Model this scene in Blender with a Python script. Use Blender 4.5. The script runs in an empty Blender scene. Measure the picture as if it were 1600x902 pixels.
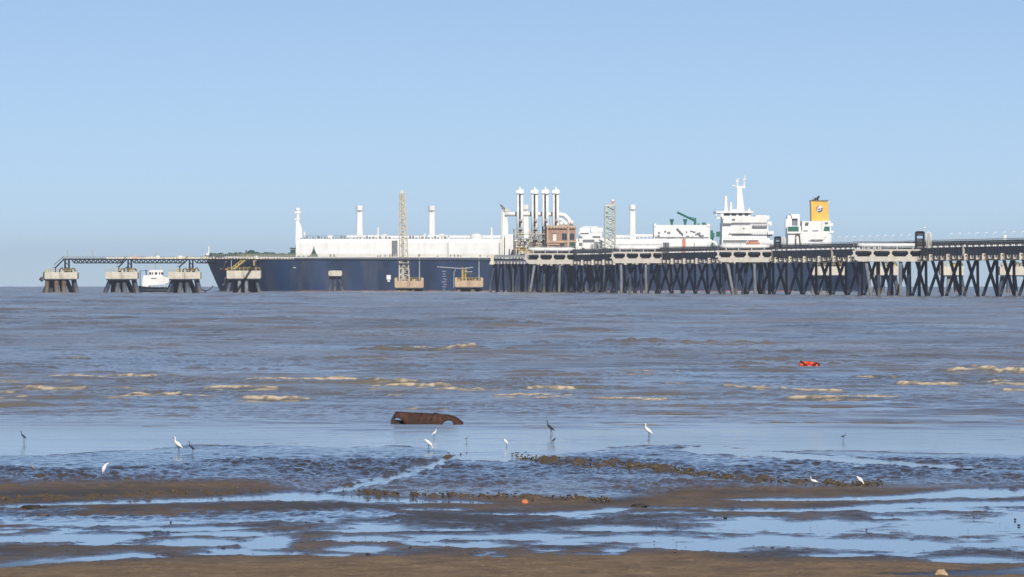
import bpy, math, random
import numpy as np
from mathutils import Vector

sc = bpy.context.scene
C = sc.collection
R_ = math.radians
PI = math.pi

# ------------------------------------------------------------------ camera, sky, sun, exposure
F, H, Y0 = 11000.0, 4.5, 434.0        # focal length in photo pixels, eye height, eye-level row
RE = 5.18e6                           # effective earth radius: the sea really curves away
cam = bpy.data.cameras.new('camera')
cam_o = bpy.data.objects.new('camera', cam)
C.objects.link(cam_o)
cam.sensor_width = 36.0
cam.lens = F / 1600 * 36
cam.clip_start, cam.clip_end = 1.0, 60000.0
cam_o.location = (0, 0, H)
cam_o.rotation_euler = (PI / 2 - (451 - Y0) / F, 0, 0)
sc.camera = cam_o

SUN_DIR = Vector((0.14, -0.80, 0.60)).normalized()      # towards the sun: behind the camera, a little right
SUN_EL = math.asin(SUN_DIR.z)
SUN_AZ = math.atan2(SUN_DIR.x, SUN_DIR.y)
world = bpy.data.worlds.new("World")
sc.world = world
world.use_nodes = True
wn = world.node_tree
bg = wn.nodes['Background']
sky = wn.nodes.new('ShaderNodeTexSky')
sky.sky_type = 'NISHITA'
sky.sun_disc = False
sky.sun_elevation, sky.sun_rotation = SUN_EL, SUN_AZ
sky.altitude, sky.air_density, sky.dust_density, sky.ozone_density = 3000, 0.46, 1.5, 1.1
wn.links.new(sky.outputs[0], bg.inputs[0])
bg.inputs[1].default_value = 0.090
sl = bpy.data.lights.new('sun', 'SUN')
sl.energy, sl.angle, sl.color = 4.7, R_(0.53), (1.0, 0.955, 0.89)
so = bpy.data.objects.new('sun', sl)
C.objects.link(so)
so.location = (200, -400, 500)
so.rotation_euler = SUN_DIR.to_track_quat('Z', 'Y').to_euler()

sc.view_settings.view_transform = 'Standard'
sc.view_settings.look = 'None'
sc.view_settings.gamma = 1.0
sc.view_settings.exposure = 0.0
sc.view_settings.use_curve_mapping = False
sc.render.engine = 'CYCLES'
sc.cycles.max_bounces = 6
sc.cycles.volume_bounces = 0
sc.cycles.use_denoising = True
sc.cycles.caustics_reflective = False
sc.cycles.caustics_refractive = False

# ------------------------------------------------------------------ helpers
def gx(px, Y): return (px - 800) / F * Y
def gz(py, Y): return H - (py - Y0) / F * Y
def gy(py): return F * H / (py - Y0)                    # distance of the ground point on a row
def zsea(Y, X=0.0): return -(Y * Y + X * X) / (2 * RE)

def hashn(xi, yi, seed):
    h = (xi * 374761393 + yi * 668265263 + seed * 982451653) & 0xffffffff
    h = ((h ^ (h >> 13)) * 1274126177) & 0xffffffff
    h = h ^ (h >> 16)
    return h / 4294967296.0
def vn(x, y, seed=0):
    xf, yf = np.floor(x), np.floor(y)
    xi, yi = xf.astype(np.int64), yf.astype(np.int64)
    u, v = x - xf, y - yf
    u = u * u * u * (u * (u * 6 - 15) + 10); v = v * v * v * (v * (v * 6 - 15) + 10)
    a, b = hashn(xi, yi, seed), hashn(xi + 1, yi, seed)
    c, d = hashn(xi, yi + 1, seed), hashn(xi + 1, yi + 1, seed)
    return (a * (1 - u) + b * u) * (1 - v) + (c * (1 - u) + d * u) * v      # 0..1
def fbm(x, y, seed=0, o=4):
    s = 0; a = 1.0; t = 0
    for k in range(o):
        s = s + a * vn(x * 2**k + 17.3 * k, y * 2**k - 9.1 * k, seed + k); t += a; a *= 0.5
    return s / t - 0.5                                                      # about -0.5..0.5
def ss(a, b, x):
    t = np.clip((x - a) / (b - a), 0, 1)
    return t * t * (3 - 2 * t)

def grid_mesh(name, X, Y, Z, attrs, mat):
    n, m = X.shape
    me = bpy.data.meshes.new(name)
    co = np.stack([X, Y, Z], -1).reshape(-1, 3).astype(np.float32)
    idx = np.arange(n * m, dtype=np.int32).reshape(n, m)
    q = np.stack([idx[:-1, :-1], idx[:-1, 1:], idx[1:, 1:], idx[1:, :-1]], -1).reshape(-1, 4)
    me.vertices.add(n * m); me.vertices.foreach_set('co', co.ravel())
    nf = len(q)
    me.loops.add(nf * 4); me.loops.foreach_set('vertex_index', q.ravel())
    me.polygons.add(nf)
    me.polygons.foreach_set('loop_start', np.arange(0, nf * 4, 4, dtype=np.int32))
    me.polygons.foreach_set('use_smooth', np.ones(nf, dtype=bool))
    me.update(calc_edges=True)
    for k, v in attrs.items():
        at = me.attributes.new(k, 'FLOAT', 'POINT')
        at.data.foreach_set('value', v.astype(np.float32).ravel())
    me.materials.append(mat)
    o = bpy.data.objects.new(name, me)
    C.objects.link(o)
    return o

# ------------------------------------------------------------------ materials
def nd(nt, t, **kw):
    n = nt.nodes.new(t)
    for k, v in kw.items(): setattr(n, k, v)
    return n
def mat(name, col, rough=0.5, metal=0.0, var=0.12, scale=0.6, stretch=(1, 1, 1), stain=None, stain_amt=0.0, stain_scale=0.3, tide=None):
    """painted / weathered surface: noise varies the colour, an optional stain colour runs over it"""
    m = bpy.data.materials.new(name); m.use_nodes = True
    nt = m.node_tree; b = nt.nodes['Principled BSDF']
    b.inputs['Metallic'].default_value = metal
    tc = nd(nt, 'ShaderNodeTexCoord'); mp = nd(nt, 'ShaderNodeMapping')
    mp.inputs['Scale'].default_value = stretch
    nt.links.new(tc.outputs['Object'], mp.inputs[0])
    n1 = nd(nt, 'ShaderNodeTexNoise'); n1.inputs['Scale'].default_value = scale; n1.inputs['Detail'].default_value = 5
    nt.links.new(mp.outputs[0], n1.inputs['Vector'])
    rp = nd(nt, 'ShaderNodeMapRange'); rp.inputs[1].default_value = 0.3; rp.inputs[2].default_value = 0.7
    rp.inputs[3].default_value = 1 - var; rp.inputs[4].default_value = 1 + var
    nt.links.new(n1.outputs[0], rp.inputs[0])
    mx = nd(nt, 'ShaderNodeMix', data_type='RGBA', blend_type='MULTIPLY')
    mx.inputs[0].default_value = 1.0; mx.inputs[6].default_value = (*col, 1)
    nt.links.new(rp.outputs[0], mx.inputs[7])
    out = mx.outputs[2]
    if stain is not None:
        n2 = nd(nt, 'ShaderNodeTexNoise'); n2.inputs['Scale'].default_value = stain_scale; n2.inputs['Detail'].default_value = 6
        mp2 = nd(nt, 'ShaderNodeMapping'); mp2.inputs['Scale'].default_value = (1, 1, 0.22)
        nt.links.new(tc.outputs['Object'], mp2.inputs[0]); nt.links.new(mp2.outputs[0], n2.inputs['Vector'])
        r2 = nd(nt, 'ShaderNodeMapRange'); r2.inputs[1].default_value = 0.5; r2.inputs[2].default_value = 0.72
        r2.inputs[4].default_value = stain_amt
        nt.links.new(n2.outputs[0], r2.inputs[0])
        m2 = nd(nt, 'ShaderNodeMix', data_type='RGBA'); m2.inputs[7].default_value = (*stain, 1)
        nt.links.new(r2.outputs[0], m2.inputs[0]); nt.links.new(out, m2.inputs[6])
        out = m2.outputs[2]
    if tide is not None:                         # weed and barnacles up to the high water mark
        sx_ = nd(nt, 'ShaderNodeSeparateXYZ'); nt.links.new(tc.outputs['Object'], sx_.inputs[0])
        n5 = nd(nt, 'ShaderNodeTexNoise'); n5.inputs['Scale'].default_value = 0.9; n5.inputs['Detail'].default_value = 5; nt.links.new(tc.outputs['Object'], n5.inputs['Vector'])
        ma = nd(nt, 'ShaderNodeMath', operation='MULTIPLY_ADD'); ma.inputs[1].default_value = 4.5; nt.links.new(n5.outputs[0], ma.inputs[0]); nt.links.new(sx_.outputs[2], ma.inputs[2])
        r5 = nd(nt, 'ShaderNodeMapRange'); r5.inputs[1].default_value = 4.6; r5.inputs[2].default_value = 2.9; r5.inputs[4].default_value = 0.75; nt.links.new(ma.outputs[0], r5.inputs[0])
        m5 = nd(nt, 'ShaderNodeMix', data_type='RGBA'); m5.inputs[7].default_value = (*tide, 1); nt.links.new(r5.outputs[0], m5.inputs[0]); nt.links.new(out, m5.inputs[6]); out = m5.outputs[2]
    nt.links.new(out, b.inputs['Base Color'])
    r3 = nd(nt, 'ShaderNodeMapRange'); r3.inputs[3].default_value = max(0.03, rough - 0.1); r3.inputs[4].default_value = min(1, rough + 0.1)
    nt.links.new(n1.outputs[0], r3.inputs[0]); nt.links.new(r3.outputs[0], b.inputs['Roughness'])
    return m

def sea_material():
    m = bpy.data.materials.new('muddy_sea'); m.use_nodes = True
    nt = m.node_tree; b = nt.nodes['Principled BSDF']; L = nt.links
    b.inputs['IOR'].default_value = 1.33
    geo = nd(nt, 'ShaderNodeNewGeometry')
    # patchy silt in the water
    mp = nd(nt, 'ShaderNodeMapping'); mp.inputs['Scale'].default_value = (0.05, 0.012, 1)
    L.new(geo.outputs['Position'], mp.inputs[0])
    n = nd(nt, 'ShaderNodeTexNoise'); n.inputs['Scale'].default_value = 1.0; n.inputs['Detail'].default_value = 6
    L.new(mp.outputs[0], n.inputs['Vector'])
    silt = nd(nt, 'ShaderNodeMix', data_type='RGBA')
    silt.inputs[6].default_value = (0.145, 0.132, 0.100, 1); silt.inputs[7].default_value = (0.245, 0.202, 0.138, 1)
    r = nd(nt, 'ShaderNodeMapRange'); r.inputs[1].default_value = 0.35; r.inputs[2].default_value = 0.65
    L.new(n.outputs[0], r.inputs[0]); L.new(r.outputs[0], silt.inputs[0])
    fo = nd(nt, 'ShaderNodeAttribute', attribute_name='foam')
    fm = nd(nt, 'ShaderNodeMix', data_type='RGBA'); fm.inputs[7].default_value = (0.66, 0.55, 0.40, 1)
    L.new(fo.outputs['Fac'], fm.inputs[0]); L.new(silt.outputs[2], fm.inputs[6]); L.new(fm.outputs[2], b.inputs['Base Color'])
    ro = nd(nt, 'ShaderNodeAttribute', attribute_name='rough')
    rm = nd(nt, 'ShaderNodeMix'); rm.inputs[3].default_value = 0.9
    L.new(fo.outputs['Fac'], rm.inputs[0]); L.new(ro.outputs['Fac'], rm.inputs[2]); L.new(rm.outputs[0], b.inputs['Roughness'])
    # wind ripples
    mp2 = nd(nt, 'ShaderNodeMapping'); mp2.inputs['Scale'].default_value = (0.9, 0.35, 1)
    L.new(geo.outputs['Position'], mp2.inputs[0])
    n2 = nd(nt, 'ShaderNodeTexNoise'); n2.inputs['Scale'].default_value = 1.0; n2.inputs['Detail'].default_value = 6; n2.inputs['Roughness'].default_value = 0.65
    L.new(mp2.outputs[0], n2.inputs['Vector'])
    bp = nd(nt, 'ShaderNodeBump'); bp.inputs['Distance'].default_value = 0.35
    ch = nd(nt, 'ShaderNodeAttribute', attribute_name='chop')
    L.new(ch.outputs['Fac'], bp.inputs['Strength']); L.new(n2.outputs[0], bp.inputs['Height'])
    L.new(bp.outputs[0], b.inputs['Normal'])
    return m

def mud_material():
    m = bpy.data.materials.new('tidal_mud'); m.use_nodes = True
    nt = m.node_tree; b = nt.nodes['Principled BSDF']; L = nt.links
    b.inputs['IOR'].default_value = 1.35
    geo = nd(nt, 'ShaderNodeNewGeometry')
    n = nd(nt, 'ShaderNodeTexNoise'); n.inputs['Scale'].default_value = 1.3; n.inputs['Detail'].default_value = 8
    L.new(geo.outputs['Position'], n.inputs['Vector'])
    dry = nd(nt, 'ShaderNodeMix', data_type='RGBA')
    dry.inputs[6].default_value = (0.150, 0.102, 0.060, 1); dry.inputs[7].default_value = (0.255, 0.178, 0.105, 1)
    r = nd(nt, 'ShaderNodeMapRange'); r.inputs[1].default_value = 0.35; r.inputs[2].default_value = 0.68
    L.new(n.outputs[0], r.inputs[0]); L.new(r.outputs[0], dry.inputs[0])
    # specks of shell and straw on the drier mud
    n3 = nd(nt, 'ShaderNodeTexNoise'); n3.inputs['Scale'].default_value = 9.0; n3.inputs['Detail'].default_value = 3
    mp3 = nd(nt, 'ShaderNodeMapping'); mp3.inputs['Scale'].default_value = (1, 0.35, 1)
    L.new(geo.outputs['Position'], mp3.inputs[0]); L.new(mp3.outputs[0], n3.inputs['Vector'])
    r3 = nd(nt, 'ShaderNodeMapRange'); r3.inputs[1].default_value = 0.60; r3.inputs[2].default_value = 0.72; r3.inputs[4].default_value = 0.7
    L.new(n3.outputs[0], r3.inputs[0])
    sp = nd(nt, 'ShaderNodeMix', data_type='RGBA'); sp.inputs[7].default_value = (0.33, 0.25, 0.15, 1)
    L.new(r3.outputs[0], sp.inputs[0]); L.new(dry.outputs[2], sp.inputs[6])
    we = nd(nt, 'ShaderNodeAttribute', attribute_name='wet')
    wm = nd(nt, 'ShaderNodeMix', data_type='RGBA'); wm.inputs[7].default_value = (0.046, 0.042, 0.038, 1)
    L.new(we.outputs['Fac'], wm.inputs[0]); L.new(sp.outputs[2], wm.inputs[6])
    cl = nd(nt, 'ShaderNodeAttribute', attribute_name='clump')
    cm = nd(nt, 'ShaderNodeMix', data_type='RGBA'); cm.inputs[7].default_value = (0.105, 0.078, 0.045, 1)
    L.new(cl.outputs['Fac'], cm.inputs[0]); L.new(wm.outputs[2], cm.inputs[6])
    L.new(cm.outputs[2], b.inputs['Base Color'])
    ro = nd(nt, 'ShaderNodeAttribute', attribute_name='rough')
    L.new(ro.outputs['Fac'], b.inputs['Roughness'])
    n4 = nd(nt, 'ShaderNodeTexNoise'); n4.inputs['Scale'].default_value = 6.0; n4.inputs['Detail'].default_value = 6
    L.new(geo.outputs['Position'], n4.inputs['Vector'])
    bp = nd(nt, 'ShaderNodeBump'); bp.inputs['Distance'].default_value = 0.07
    iv = nd(nt, 'ShaderNodeMath', operation='SUBTRACT'); iv.inputs[0].default_value = 1.0
    L.new(we.outputs['Fac'], iv.inputs[1]); L.new(iv.outputs[0], bp.inputs['Strength'])
    L.new(n4.outputs[0], bp.inputs['Height']); L.new(bp.outputs[0], b.inputs['Normal'])
    return m

# ------------------------------------------------------------------ sea
rng = np.random.default_rng(7)
def lerp_pts(pts, x):
    p = np.array(pts, float)
    return np.interp(x, p[:, 0], p[:, 1])
# row (photo pixels) where the standing water meets the rippled sand
EDGE = [(-900, 722), (-200, 716), (0, 712), (130, 706), (250, 700), (400, 693), (640, 694), (690, 700), (720, 713), (760, 716),
        (820, 716), (880, 704), (950, 698), (1100, 698), (1300, 703), (1600, 708), (2500, 716)]

ys = [166.0]
while ys[-1] < 13500:
    y = ys[-1]; ys.append(y + min(60.0, max(0.13, y * y * 3.2e-6)))
ys = np.array(ys)
u = np.linspace(-1, 1, 1050)
u = np.sign(u) * (0.62 * np.abs(u) + 0.38 * np.abs(u) ** 5)
hw = 0.24 * ys + 8
SX, SY = u[None, :] * hw[:, None], np.repeat(ys[:, None], len(u), 1)
px_ = 800 + F * SX / SY
py_ = Y0 + F * H / SY
Zs = zsea(SY, SX)
amp = lerp_pts([(166, 0.0), (205, .03), (214, 0.2), (240, 0.35), (262, 0.5), (420, 0.55), (600, 0.5), (1200, 0.35), (3000, 0.3), (14000, 0.3)], SY)
sw = np.zeros_like(SX)
for k in range(34):
    lam = 2.2 * (14 / 2.2) ** rng.random()
    th = rng.normal(0, 0.45)
    kx, ky = math.sin(th) * 2 * PI / lam, math.cos(th) * 2 * PI / lam
    fade = 1 / (1 + (SY * SY * 3.2e-6 / lam * 2.5) ** 2)
    sw += fade * 0.0054 * lam ** 0.75 * np.sin(kx * SX + ky * SY + rng.random() * 6.28)
patch = 0.55 + 0.9 * ss(-0.15, 0.2, fbm(SX / 9, SY / 30, 41, 3))
Zs += amp * patch * sw
far = lerp_pts([(166, 0), (280, 0), (420, .45), (700, 1), (14000, 1)], SY)
sw = np.zeros_like(SX)
for k in range(36):
    lam = 7.0 * (30 / 7.0) ** rng.random()
    th = rng.normal(0, 0.75)
    kx, ky = math.sin(th) * 2 * PI / lam, math.cos(th) * 2 * PI / lam
    sw += (lam / 15) ** 0.6 * np.sin(kx * SX + ky * SY + rng.random() * 6.28)
patch2 = 0.45 + 1.1 * ss(-0.2, 0.25, fbm(SX / 25, SY / 120, 43, 3))
Zs += far * patch2 * 0.026 * sw
near = ss(520, 300, SY)
cs = np.maximum(1.0, SY / 330) ** 0.8
cw = 0.5 - np.abs(fbm(SX / (0.62 * cs), SY / (1.5 * cs), 45, 4)) * 2.8
cpt = 0.35 + 1.3 * ss(-0.15, 0.2, fbm(SX / 7, SY / 16, 46, 4))
Zs += lerp_pts([(166, 0), (212, 0), (240, .038), (300, .080), (420, .105), (1000, .20), (2500, .26), (14000, .3)], SY) * cw * cpt
Zs += near * ss(196, 240, SY) * (0.030 * fbm(SX / 0.45, SY / 1.6, 3, 3) + 0.03 * fbm(SX / 1.4, SY / 2.4, 9, 2))
Zs += ss(230, 205, SY) * (0.016 * fbm(SX / 2.8, SY / 1.4, 13, 4) + 0.030 * ss(-.1, .25, fbm(SX / 5, SY / 6, 15, 3)) * fbm(SX / 0.9, SY / 1.3, 14, 3))
foam = np.zeros_like(SX)
# breaking wavelets: x0, x1, row, foam amount, height (m)
BRK = [(92, 230, 586, 1, .29), (-40, 105, 593, .9, .20), (-60, 40, 619, .7, .13), (50, 125, 606, .7, .14), (195, 325, 618, .8, .14),
       (330, 425, 604, .9, .17), (383, 432, 599, .7, .15), (400, 530, 590, .9, .17), (388, 476, 622, .8, .20), (140, 250, 605, .15, .17),
       (250, 312, 635, .1, .15), (85, 145, 559, .2, .20), (525, 585, 590, .7, .13), (593, 692, 602, 1, .26), (690, 775, 606, .7, .14),
       (832, 892, 604, .9, .19), (785, 882, 616, .9, .17), (655, 735, 543, 1, .33), (575, 850, 545, .0, .26), (558, 632, 617, .4, .14),
       (680, 775, 576, .0, .2), (938, 1030, 621, .7, .14), (955, 1225, 534, .0, .27), (1138, 1188, 603, .7, .13), (1193, 1302, 608, .9, .15),
       (1238, 1312, 621, .9, .16), (1322, 1392, 618, .8, .14), (1493, 1600, 580, 1, .32), (1412, 1488, 599, 1, .22), (1540, 1660, 596, .9, .16),
       (1580, 1660, 608, .7, .14), (1055, 1232, 574, .05, .2), (1195, 1252, 633, .0, .13), (810, 1065, 662, .25, .05), (1160, 1620, 655, .15, .06),
       (60, 170, 640, .1, .1), (480, 560, 646, .05, .1), (1320, 1420, 570, .1, .16), (20, 60, 634, .3, .1), (300, 420, 575, .0, .16), (1480, 1640, 568, .1, .2)]
for k in range(46):                              # smaller brown wavelets between them
    x0 = rng.uniform(-250, 1800); w = rng.uniform(30, 130); yy = rng.uniform(560, 652)
    BRK.append((x0, x0 + w, yy, rng.choice([0, 0, 0, .25]), rng.uniform(.05, .12)))
for k in range(8):                              # thin extra lines of foam
    x0 = rng.uniform(-150, 1650); w = rng.uniform(30, 110); yy = rng.choice([rng.uniform(578, 626), rng.uniform(540, 600)])
    BRK.append((x0, x0 + w, yy, rng.uniform(.35, .6), rng.uniform(.07, .12)))
for k in range(40):
    x0 = rng.uniform(-300, 1800); w = rng.uniform(60, 260); yy = rng.uniform(492, 560)
    BRK.append((x0, x0 + w, yy, 0, rng.uniform(.06, .16)))
for i, (x0, x1, yy, fa, hh) in enumerate(BRK):
    if fa >= 0.5: x0, x1, fa = x0 - 0.14 * (x1 - x0), x1 + 0.14 * (x1 - x0), min(1, fa + 0.15)
    Yc = gy(yy + 3)
    xa, xb = gx(x0, Yc), gx(x1, Yc)
    sx = np.abs(ys - Yc) < 16
    rows = np.where(sx)[0]
    if len(rows) == 0: continue
    sl_ = slice(rows[0], rows[-1] + 1)
    X, Y = SX[sl_], SY[sl_]
    yc = Yc + 2.0 * fbm(X / 2.5, X * 0 + i * 3.7, 50 + i, 3) + 0.22 * (X - (xa + xb) / 2) * rng.uniform(-0.6, 0.6)
    wd = xb - xa
    env = ss(xa - 0.1, xa + 0.14 * wd, X) * ss(xb + 0.1, xb - 0.14 * wd, X)
    env_f = env
    env = ss(xa - 0.25 * wd - .3, xa + 0.1 * wd, X) * ss(xb + 0.25 * wd + .3, xb - 0.1 * wd, X)
    env = env * np.clip(0.80 + 1.5 * fbm(X / 0.8, X * 0 + i, 90 + i, 4), 0, 1.3)
    yc = yc + 1.6 * fbm(X / 0.6, X * 0 + i * 1.3, 150 + i, 3)
    d = Y - yc                                   # + is behind the crest
    prof = np.where(d > 0, np.exp(-(d / 2.6) ** 2), np.exp(-(d / 0.6) ** 2))
    Zs[sl_] += 0.74 * hh * min(1.15, (Yc / 345) ** 1.3) * env * prof
    if fa > 0:
        nz = 0.5 + fbm(X / 0.22, Y / 0.5, 300 + i, 4)
        nt2 = 0.5 + fbm(X / 0.7, Y / 0.9, 700 + i, 4)
        face = ss(-0.85, -0.35, d + 0.5 * (nz - 0.5)) * ss(0.5, 0.1, d) * ss(0.05, 0.3, env_f) * (0.42 + 0.58 * ss(0.40, 0.62, nz)) * ss(0.64 - 0.50 * fa, 0.74 - 0.50 * fa, nt2)
        nt_ = 0.5 + fbm(X / 0.9, Y / 0.8, 500 + i, 4)
        tail = ss(-9, -3, d) * ss(-0.6, -1.5, d) * ss(0.05, 0.3, env_f) * ss(0.60, 0.70, nt_) * 0.7
        foam[sl_] = np.maximum(foam[sl_], np.clip(0.35 + fa, 0, 1) * np.maximum(face, tail * fa))
srough = lerp_pts([(166, .08), (190, .10), (205, .11), (216, .13), (260, .14), (400, .17), (700, .19), (3000, .20), (14000, .20)], SY)
srough = srough * (1 + 0.7 * fbm(SX / 12, SY / 35, 77, 4))
chop = lerp_pts([(166, .0), (212, .02), (250, .06), (400, .09), (800, .08), (14000, .06)], SY)
sea = grid_mesh('sea', SX, SY, Zs, {'foam': foam, 'rough': srough, 'chop': chop}, sea_material())
sea['kind'] = 'structure'

# ------------------------------------------------------------------ tidal mudflat
ys = np.concatenate([np.arange(-60, 92, 8.0), np.arange(92, 215, 0.12), np.arange(215, 260, 3.0)])
u = np.linspace(-1, 1, 1150)
u = np.sign(u) * (0.55 * np.abs(u) + 0.45 * np.abs(u) ** 5)
hw = 0.22 * np.maximum(ys, 95) + 10
MX, MY = u[None, :] * hw[:, None], np.repeat(ys[:, None], len(u), 1)
Yc = np.maximum(MY, 60)
px_ = 800 + F * MX / Yc
py_ = Y0 + F * H / Yc
edge = lerp_pts(EDGE, px_) + 14 * fbm(MX / 2.2, MY / 7, 21, 4)
land = ss(-5, 5, py_ - edge)

def strip(pts):
    p = np.array(pts, float)
    yc = np.interp(px_, p[:, 0], p[:, 1]); ht = np.interp(px_, p[:, 0], p[:, 2], left=0.01, right=0.01)
    e0, e1 = p[0, 0], p[-1, 0]
    ht = ht * 0.8 * ss(e0 - 1, e0 + 60, px_) * ss(e1 + 1, e1 - 60, px_)
    v = 1 - np.abs(py_ - yc) / np.maximum(ht, 0.3)
    return np.where((px_ < p[0, 0]) | (px_ > p[-1, 0]), -4, np.maximum(v, -4))
def ell(cx, cy, rx, ry):
    return np.maximum(1 - np.sqrt(((px_ - cx) / rx) ** 2 + ((py_ - cy) / (0.8 * ry)) ** 2), -4)
STRIPS = [
    [(-300, 792, 3), (20, 791, 3), (150, 786, 4), (300, 782, 5), (430, 777, 8), (520, 777, 8), (620, 782, 6), (720, 785, 3), (800, 787, 2)],
    [(490, 772, 7), (545, 762, 11), (620, 745, 9), (680, 724, 11), (725, 711, 11)],
    [(1040, 701, 8), (1180, 708, 9), (1310, 718, 7), (1450, 728, 5), (1600, 736, 2), (1900, 745, 2)],
    [(1105, 781, 2), (1250, 781, 3), (1400, 778, 5), (1480, 772, 9), (1600, 769, 10), (2000, 766, 12)],
    [(1090, 797, 2), (1200, 798, 3), (1300, 796, 4), (1420, 789, 5), (1600, 787, 5), (2000, 786, 6)],
    [(800, 806, 2), (900, 801, 4), (970, 796, 5), (1010, 793, 2)],
    [(1330, 897, 1), (1420, 898, 6), (1600, 894, 9), (2000, 892, 12)],
    [(-300, 812, 10), (0, 812, 9), (120, 818, 8), (300, 814, 8), (520, 806, 9), (640, 803, 6)],
    [(-300, 842, 9), (0, 842, 9), (140, 840, 7), (220, 838, 5), (262, 838, 2)],
    [(150, 829, 3), (330, 826, 5), (420, 824, 2)],
    [(-300, 884, 10), (0, 882, 10), (110, 875, 8), (210, 867, 6), (285, 872, 3)],
]
ELLS = [(310, 846, 70, 9), (370, 834, 70, 7), (420, 848, 45, 14), (405, 865, 40, 6), (590, 824, 65, 6), (575, 842, 70, 7), (560, 858, 60, 9),
        (525, 868, 30, 5), (760, 852, 55, 6), (830, 838, 100, 7), (960, 826, 100, 7), (1010, 842, 190, 9), (1100, 852, 120, 12), (770, 869, 35, 4),
        (862, 860, 24, 3), (965, 860, 28, 5), (690, 838, 60, 4), (880, 849, 60, 4),
        (1250, 821, 200, 15), (1500, 825, 210, 22), (1180, 849, 190, 15), (1380, 850, 190, 14), (1560, 850, 120, 8), (1520, 876, 90, 8),
        (1600, 812, 220, 14), (1700, 850, 220, 16), (1290, 868, 60, 4)]
w = np.full_like(MX, -4.0)
for s_ in STRIPS: w = np.maximum(w, strip(s_))
for e_ in ELLS: w = np.maximum(w, ell(*e_))
nz = fbm(MX / 1.1, MY / 3.2, 61, 5)
nz2 = fbm(MX / 0.5, MY / 1.1, 62, 4)
lower = ss(768, 786, py_)
dryb = ss(862, 886, py_ + 18 * fbm(MX / 2.0, MY / 4, 67, 3) - np.interp(px_, [-300, 0, 300, 600, 1000, 1100, 1250, 1500, 1900], [6, 4, 4, -4, -8, -6, 0, 12, 14]))
nz3 = fbm(MX / 0.16, MY / 0.45, 63, 3)
pool2 = fbm(MX / 1.5, MY / 2.2, 68, 5) + 0.35 * nz2
pool2 = (pool2 - 0.13 + 0.10 * ss(1050, 1250, px_) * ss(860, 845, py_)) * 4.0 - 3 * (1 - ss(786, 796, py_) * ss(884, 866, py_))
w = np.maximum(w, np.minimum(pool2, 0.6))
wb = np.maximum(w, -0.75) + 1.2 * nz + 0.75 * nz2 + 0.4 * nz3 - 0.28 * dryb
wet = ss(-0.16, 0.30, wb)
film = ss(-0.85, 0.10, wb + 0.5 * nz3) * (1 - 0.8 * dryb)
sheen = ss(-3.6, 0.1, w + 2.6 * fbm(MX / 1.3, MY / 4, 64, 5) + 1.0 * nz3) * (1 - 0.85 * dryb)
# rippled sand under a film of water
rip = land * (1 - ss(748, 772, py_ + 10 * fbm(MX / 3, MY / 6, 31, 3) - np.interp(px_, [-200, 400, 530, 960, 1080, 1300, 1600], [0, 0, 24, 24, 10, 6, 8])))
rip = rip * (1 - 0.9 * wet)
mid2 = ss(786, 792, py_) * ss(822, 804, py_) * ss(720, 480, px_)
rw = rip + 0.45 * mid2
wob = 2.2 * fbm(MX / 1.5, MY / 5, 33, 3)
rp1 = 0.5 - np.abs(fbm(MX / 0.36 + wob, MY / 1.2 + wob, 34, 3)) * 2.6
rp2 = fbm(MX / 0.26, MY / 0.85, 35, 3)
ramp = lerp_pts([(-60, .0), (0, .12), (14, .6), (30, 1.0), (50, .8), (900, .5)], py_ - edge) * (0.6 + 1.3 * ss(-.2, .2, fbm(MX / 4, MY / 9, 36, 2)))
Z = -0.04 + 0.050 * land
Z = Z + rw * ramp * (0.064 * rp1 + 0.100 * rp2)
Z = Z + (1 - rw) * (1 - wet) * (1 - 0.55 * film) * (0.035 * nz + 0.026 * nz2 + 0.024 * fbm(MX / 0.15, MY / 0.4, 70, 4)) * (0.5 + 0.7 * lower)
cast = ss(0.16, 0.30, fbm(MX / 0.10, MY / 0.30, 74, 3)) * (0.4 + ss(-.1, .2, fbm(MX / 1.5, MY / 4, 75, 3)))
Z = Z + 0.013 * cast * (1 - wet) * (1 - rw) * lower
Z = Z - 0.016 * wet * land
Z = Z + 0.035 * dryb * (1 - wet) * (0.6 + fbm(MX / 0.35, MY / 0.9, 71, 4))
# clumpy ridges: x, row, half thickness
RIDGES = [[(-200, 786, 3), (40, 783, 5), (130, 778, 6), (250, 774, 6), (330, 773, 4), (430, 769, 2)],
          [(535, 771, 2), (640, 776, 4), (720, 777, 4), (830, 780, 4), (920, 783, 4), (960, 785, 2)],
          [(800, 716, 4), (860, 722, 7), (960, 729, 8), (1050, 736, 7), (1090, 743, 5), (1160, 750, 5), (1250, 756, 5), (1330, 760, 6), (1395, 759, 3)],
          [(500, 765, 2), (560, 755, 2), (640, 736, 2), (685, 718, 3), (730, 708, 3)]]
clump = np.zeros_like(MX)
for r_ in RIDGES:
    v = strip(r_)
    q = ss(-0.3, 0.5, v + 1.2 * nz2)
    k = ss(-0.02, 0.20, fbm(MX / 0.20, MY / 0.8, 81, 4))
    clump = np.maximum(clump, q * (0.05 + 0.95 * k))
    Z += q * (0.004 + 0.050 * k * (0.4 + 1.2 * ss(-.25, .25, nz3)))
# little step along the run-off on the right
st = strip([(1300, 723, 3), (1450, 731, 4), (1600, 739, 4), (1900, 752, 4)])
Z -= 0.03 * ss(0, 0.6, st)
Z += zsea(MY, MX)
Z = np.where(MY < 92, np.minimum(Z + 0.06, 0.06) , Z)
wet_all = np.clip(np.maximum(wet, 0.9 * rw * (1 - 0.4 * ss(735, 765, py_))), 0, 1) * (1 - clump)

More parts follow.
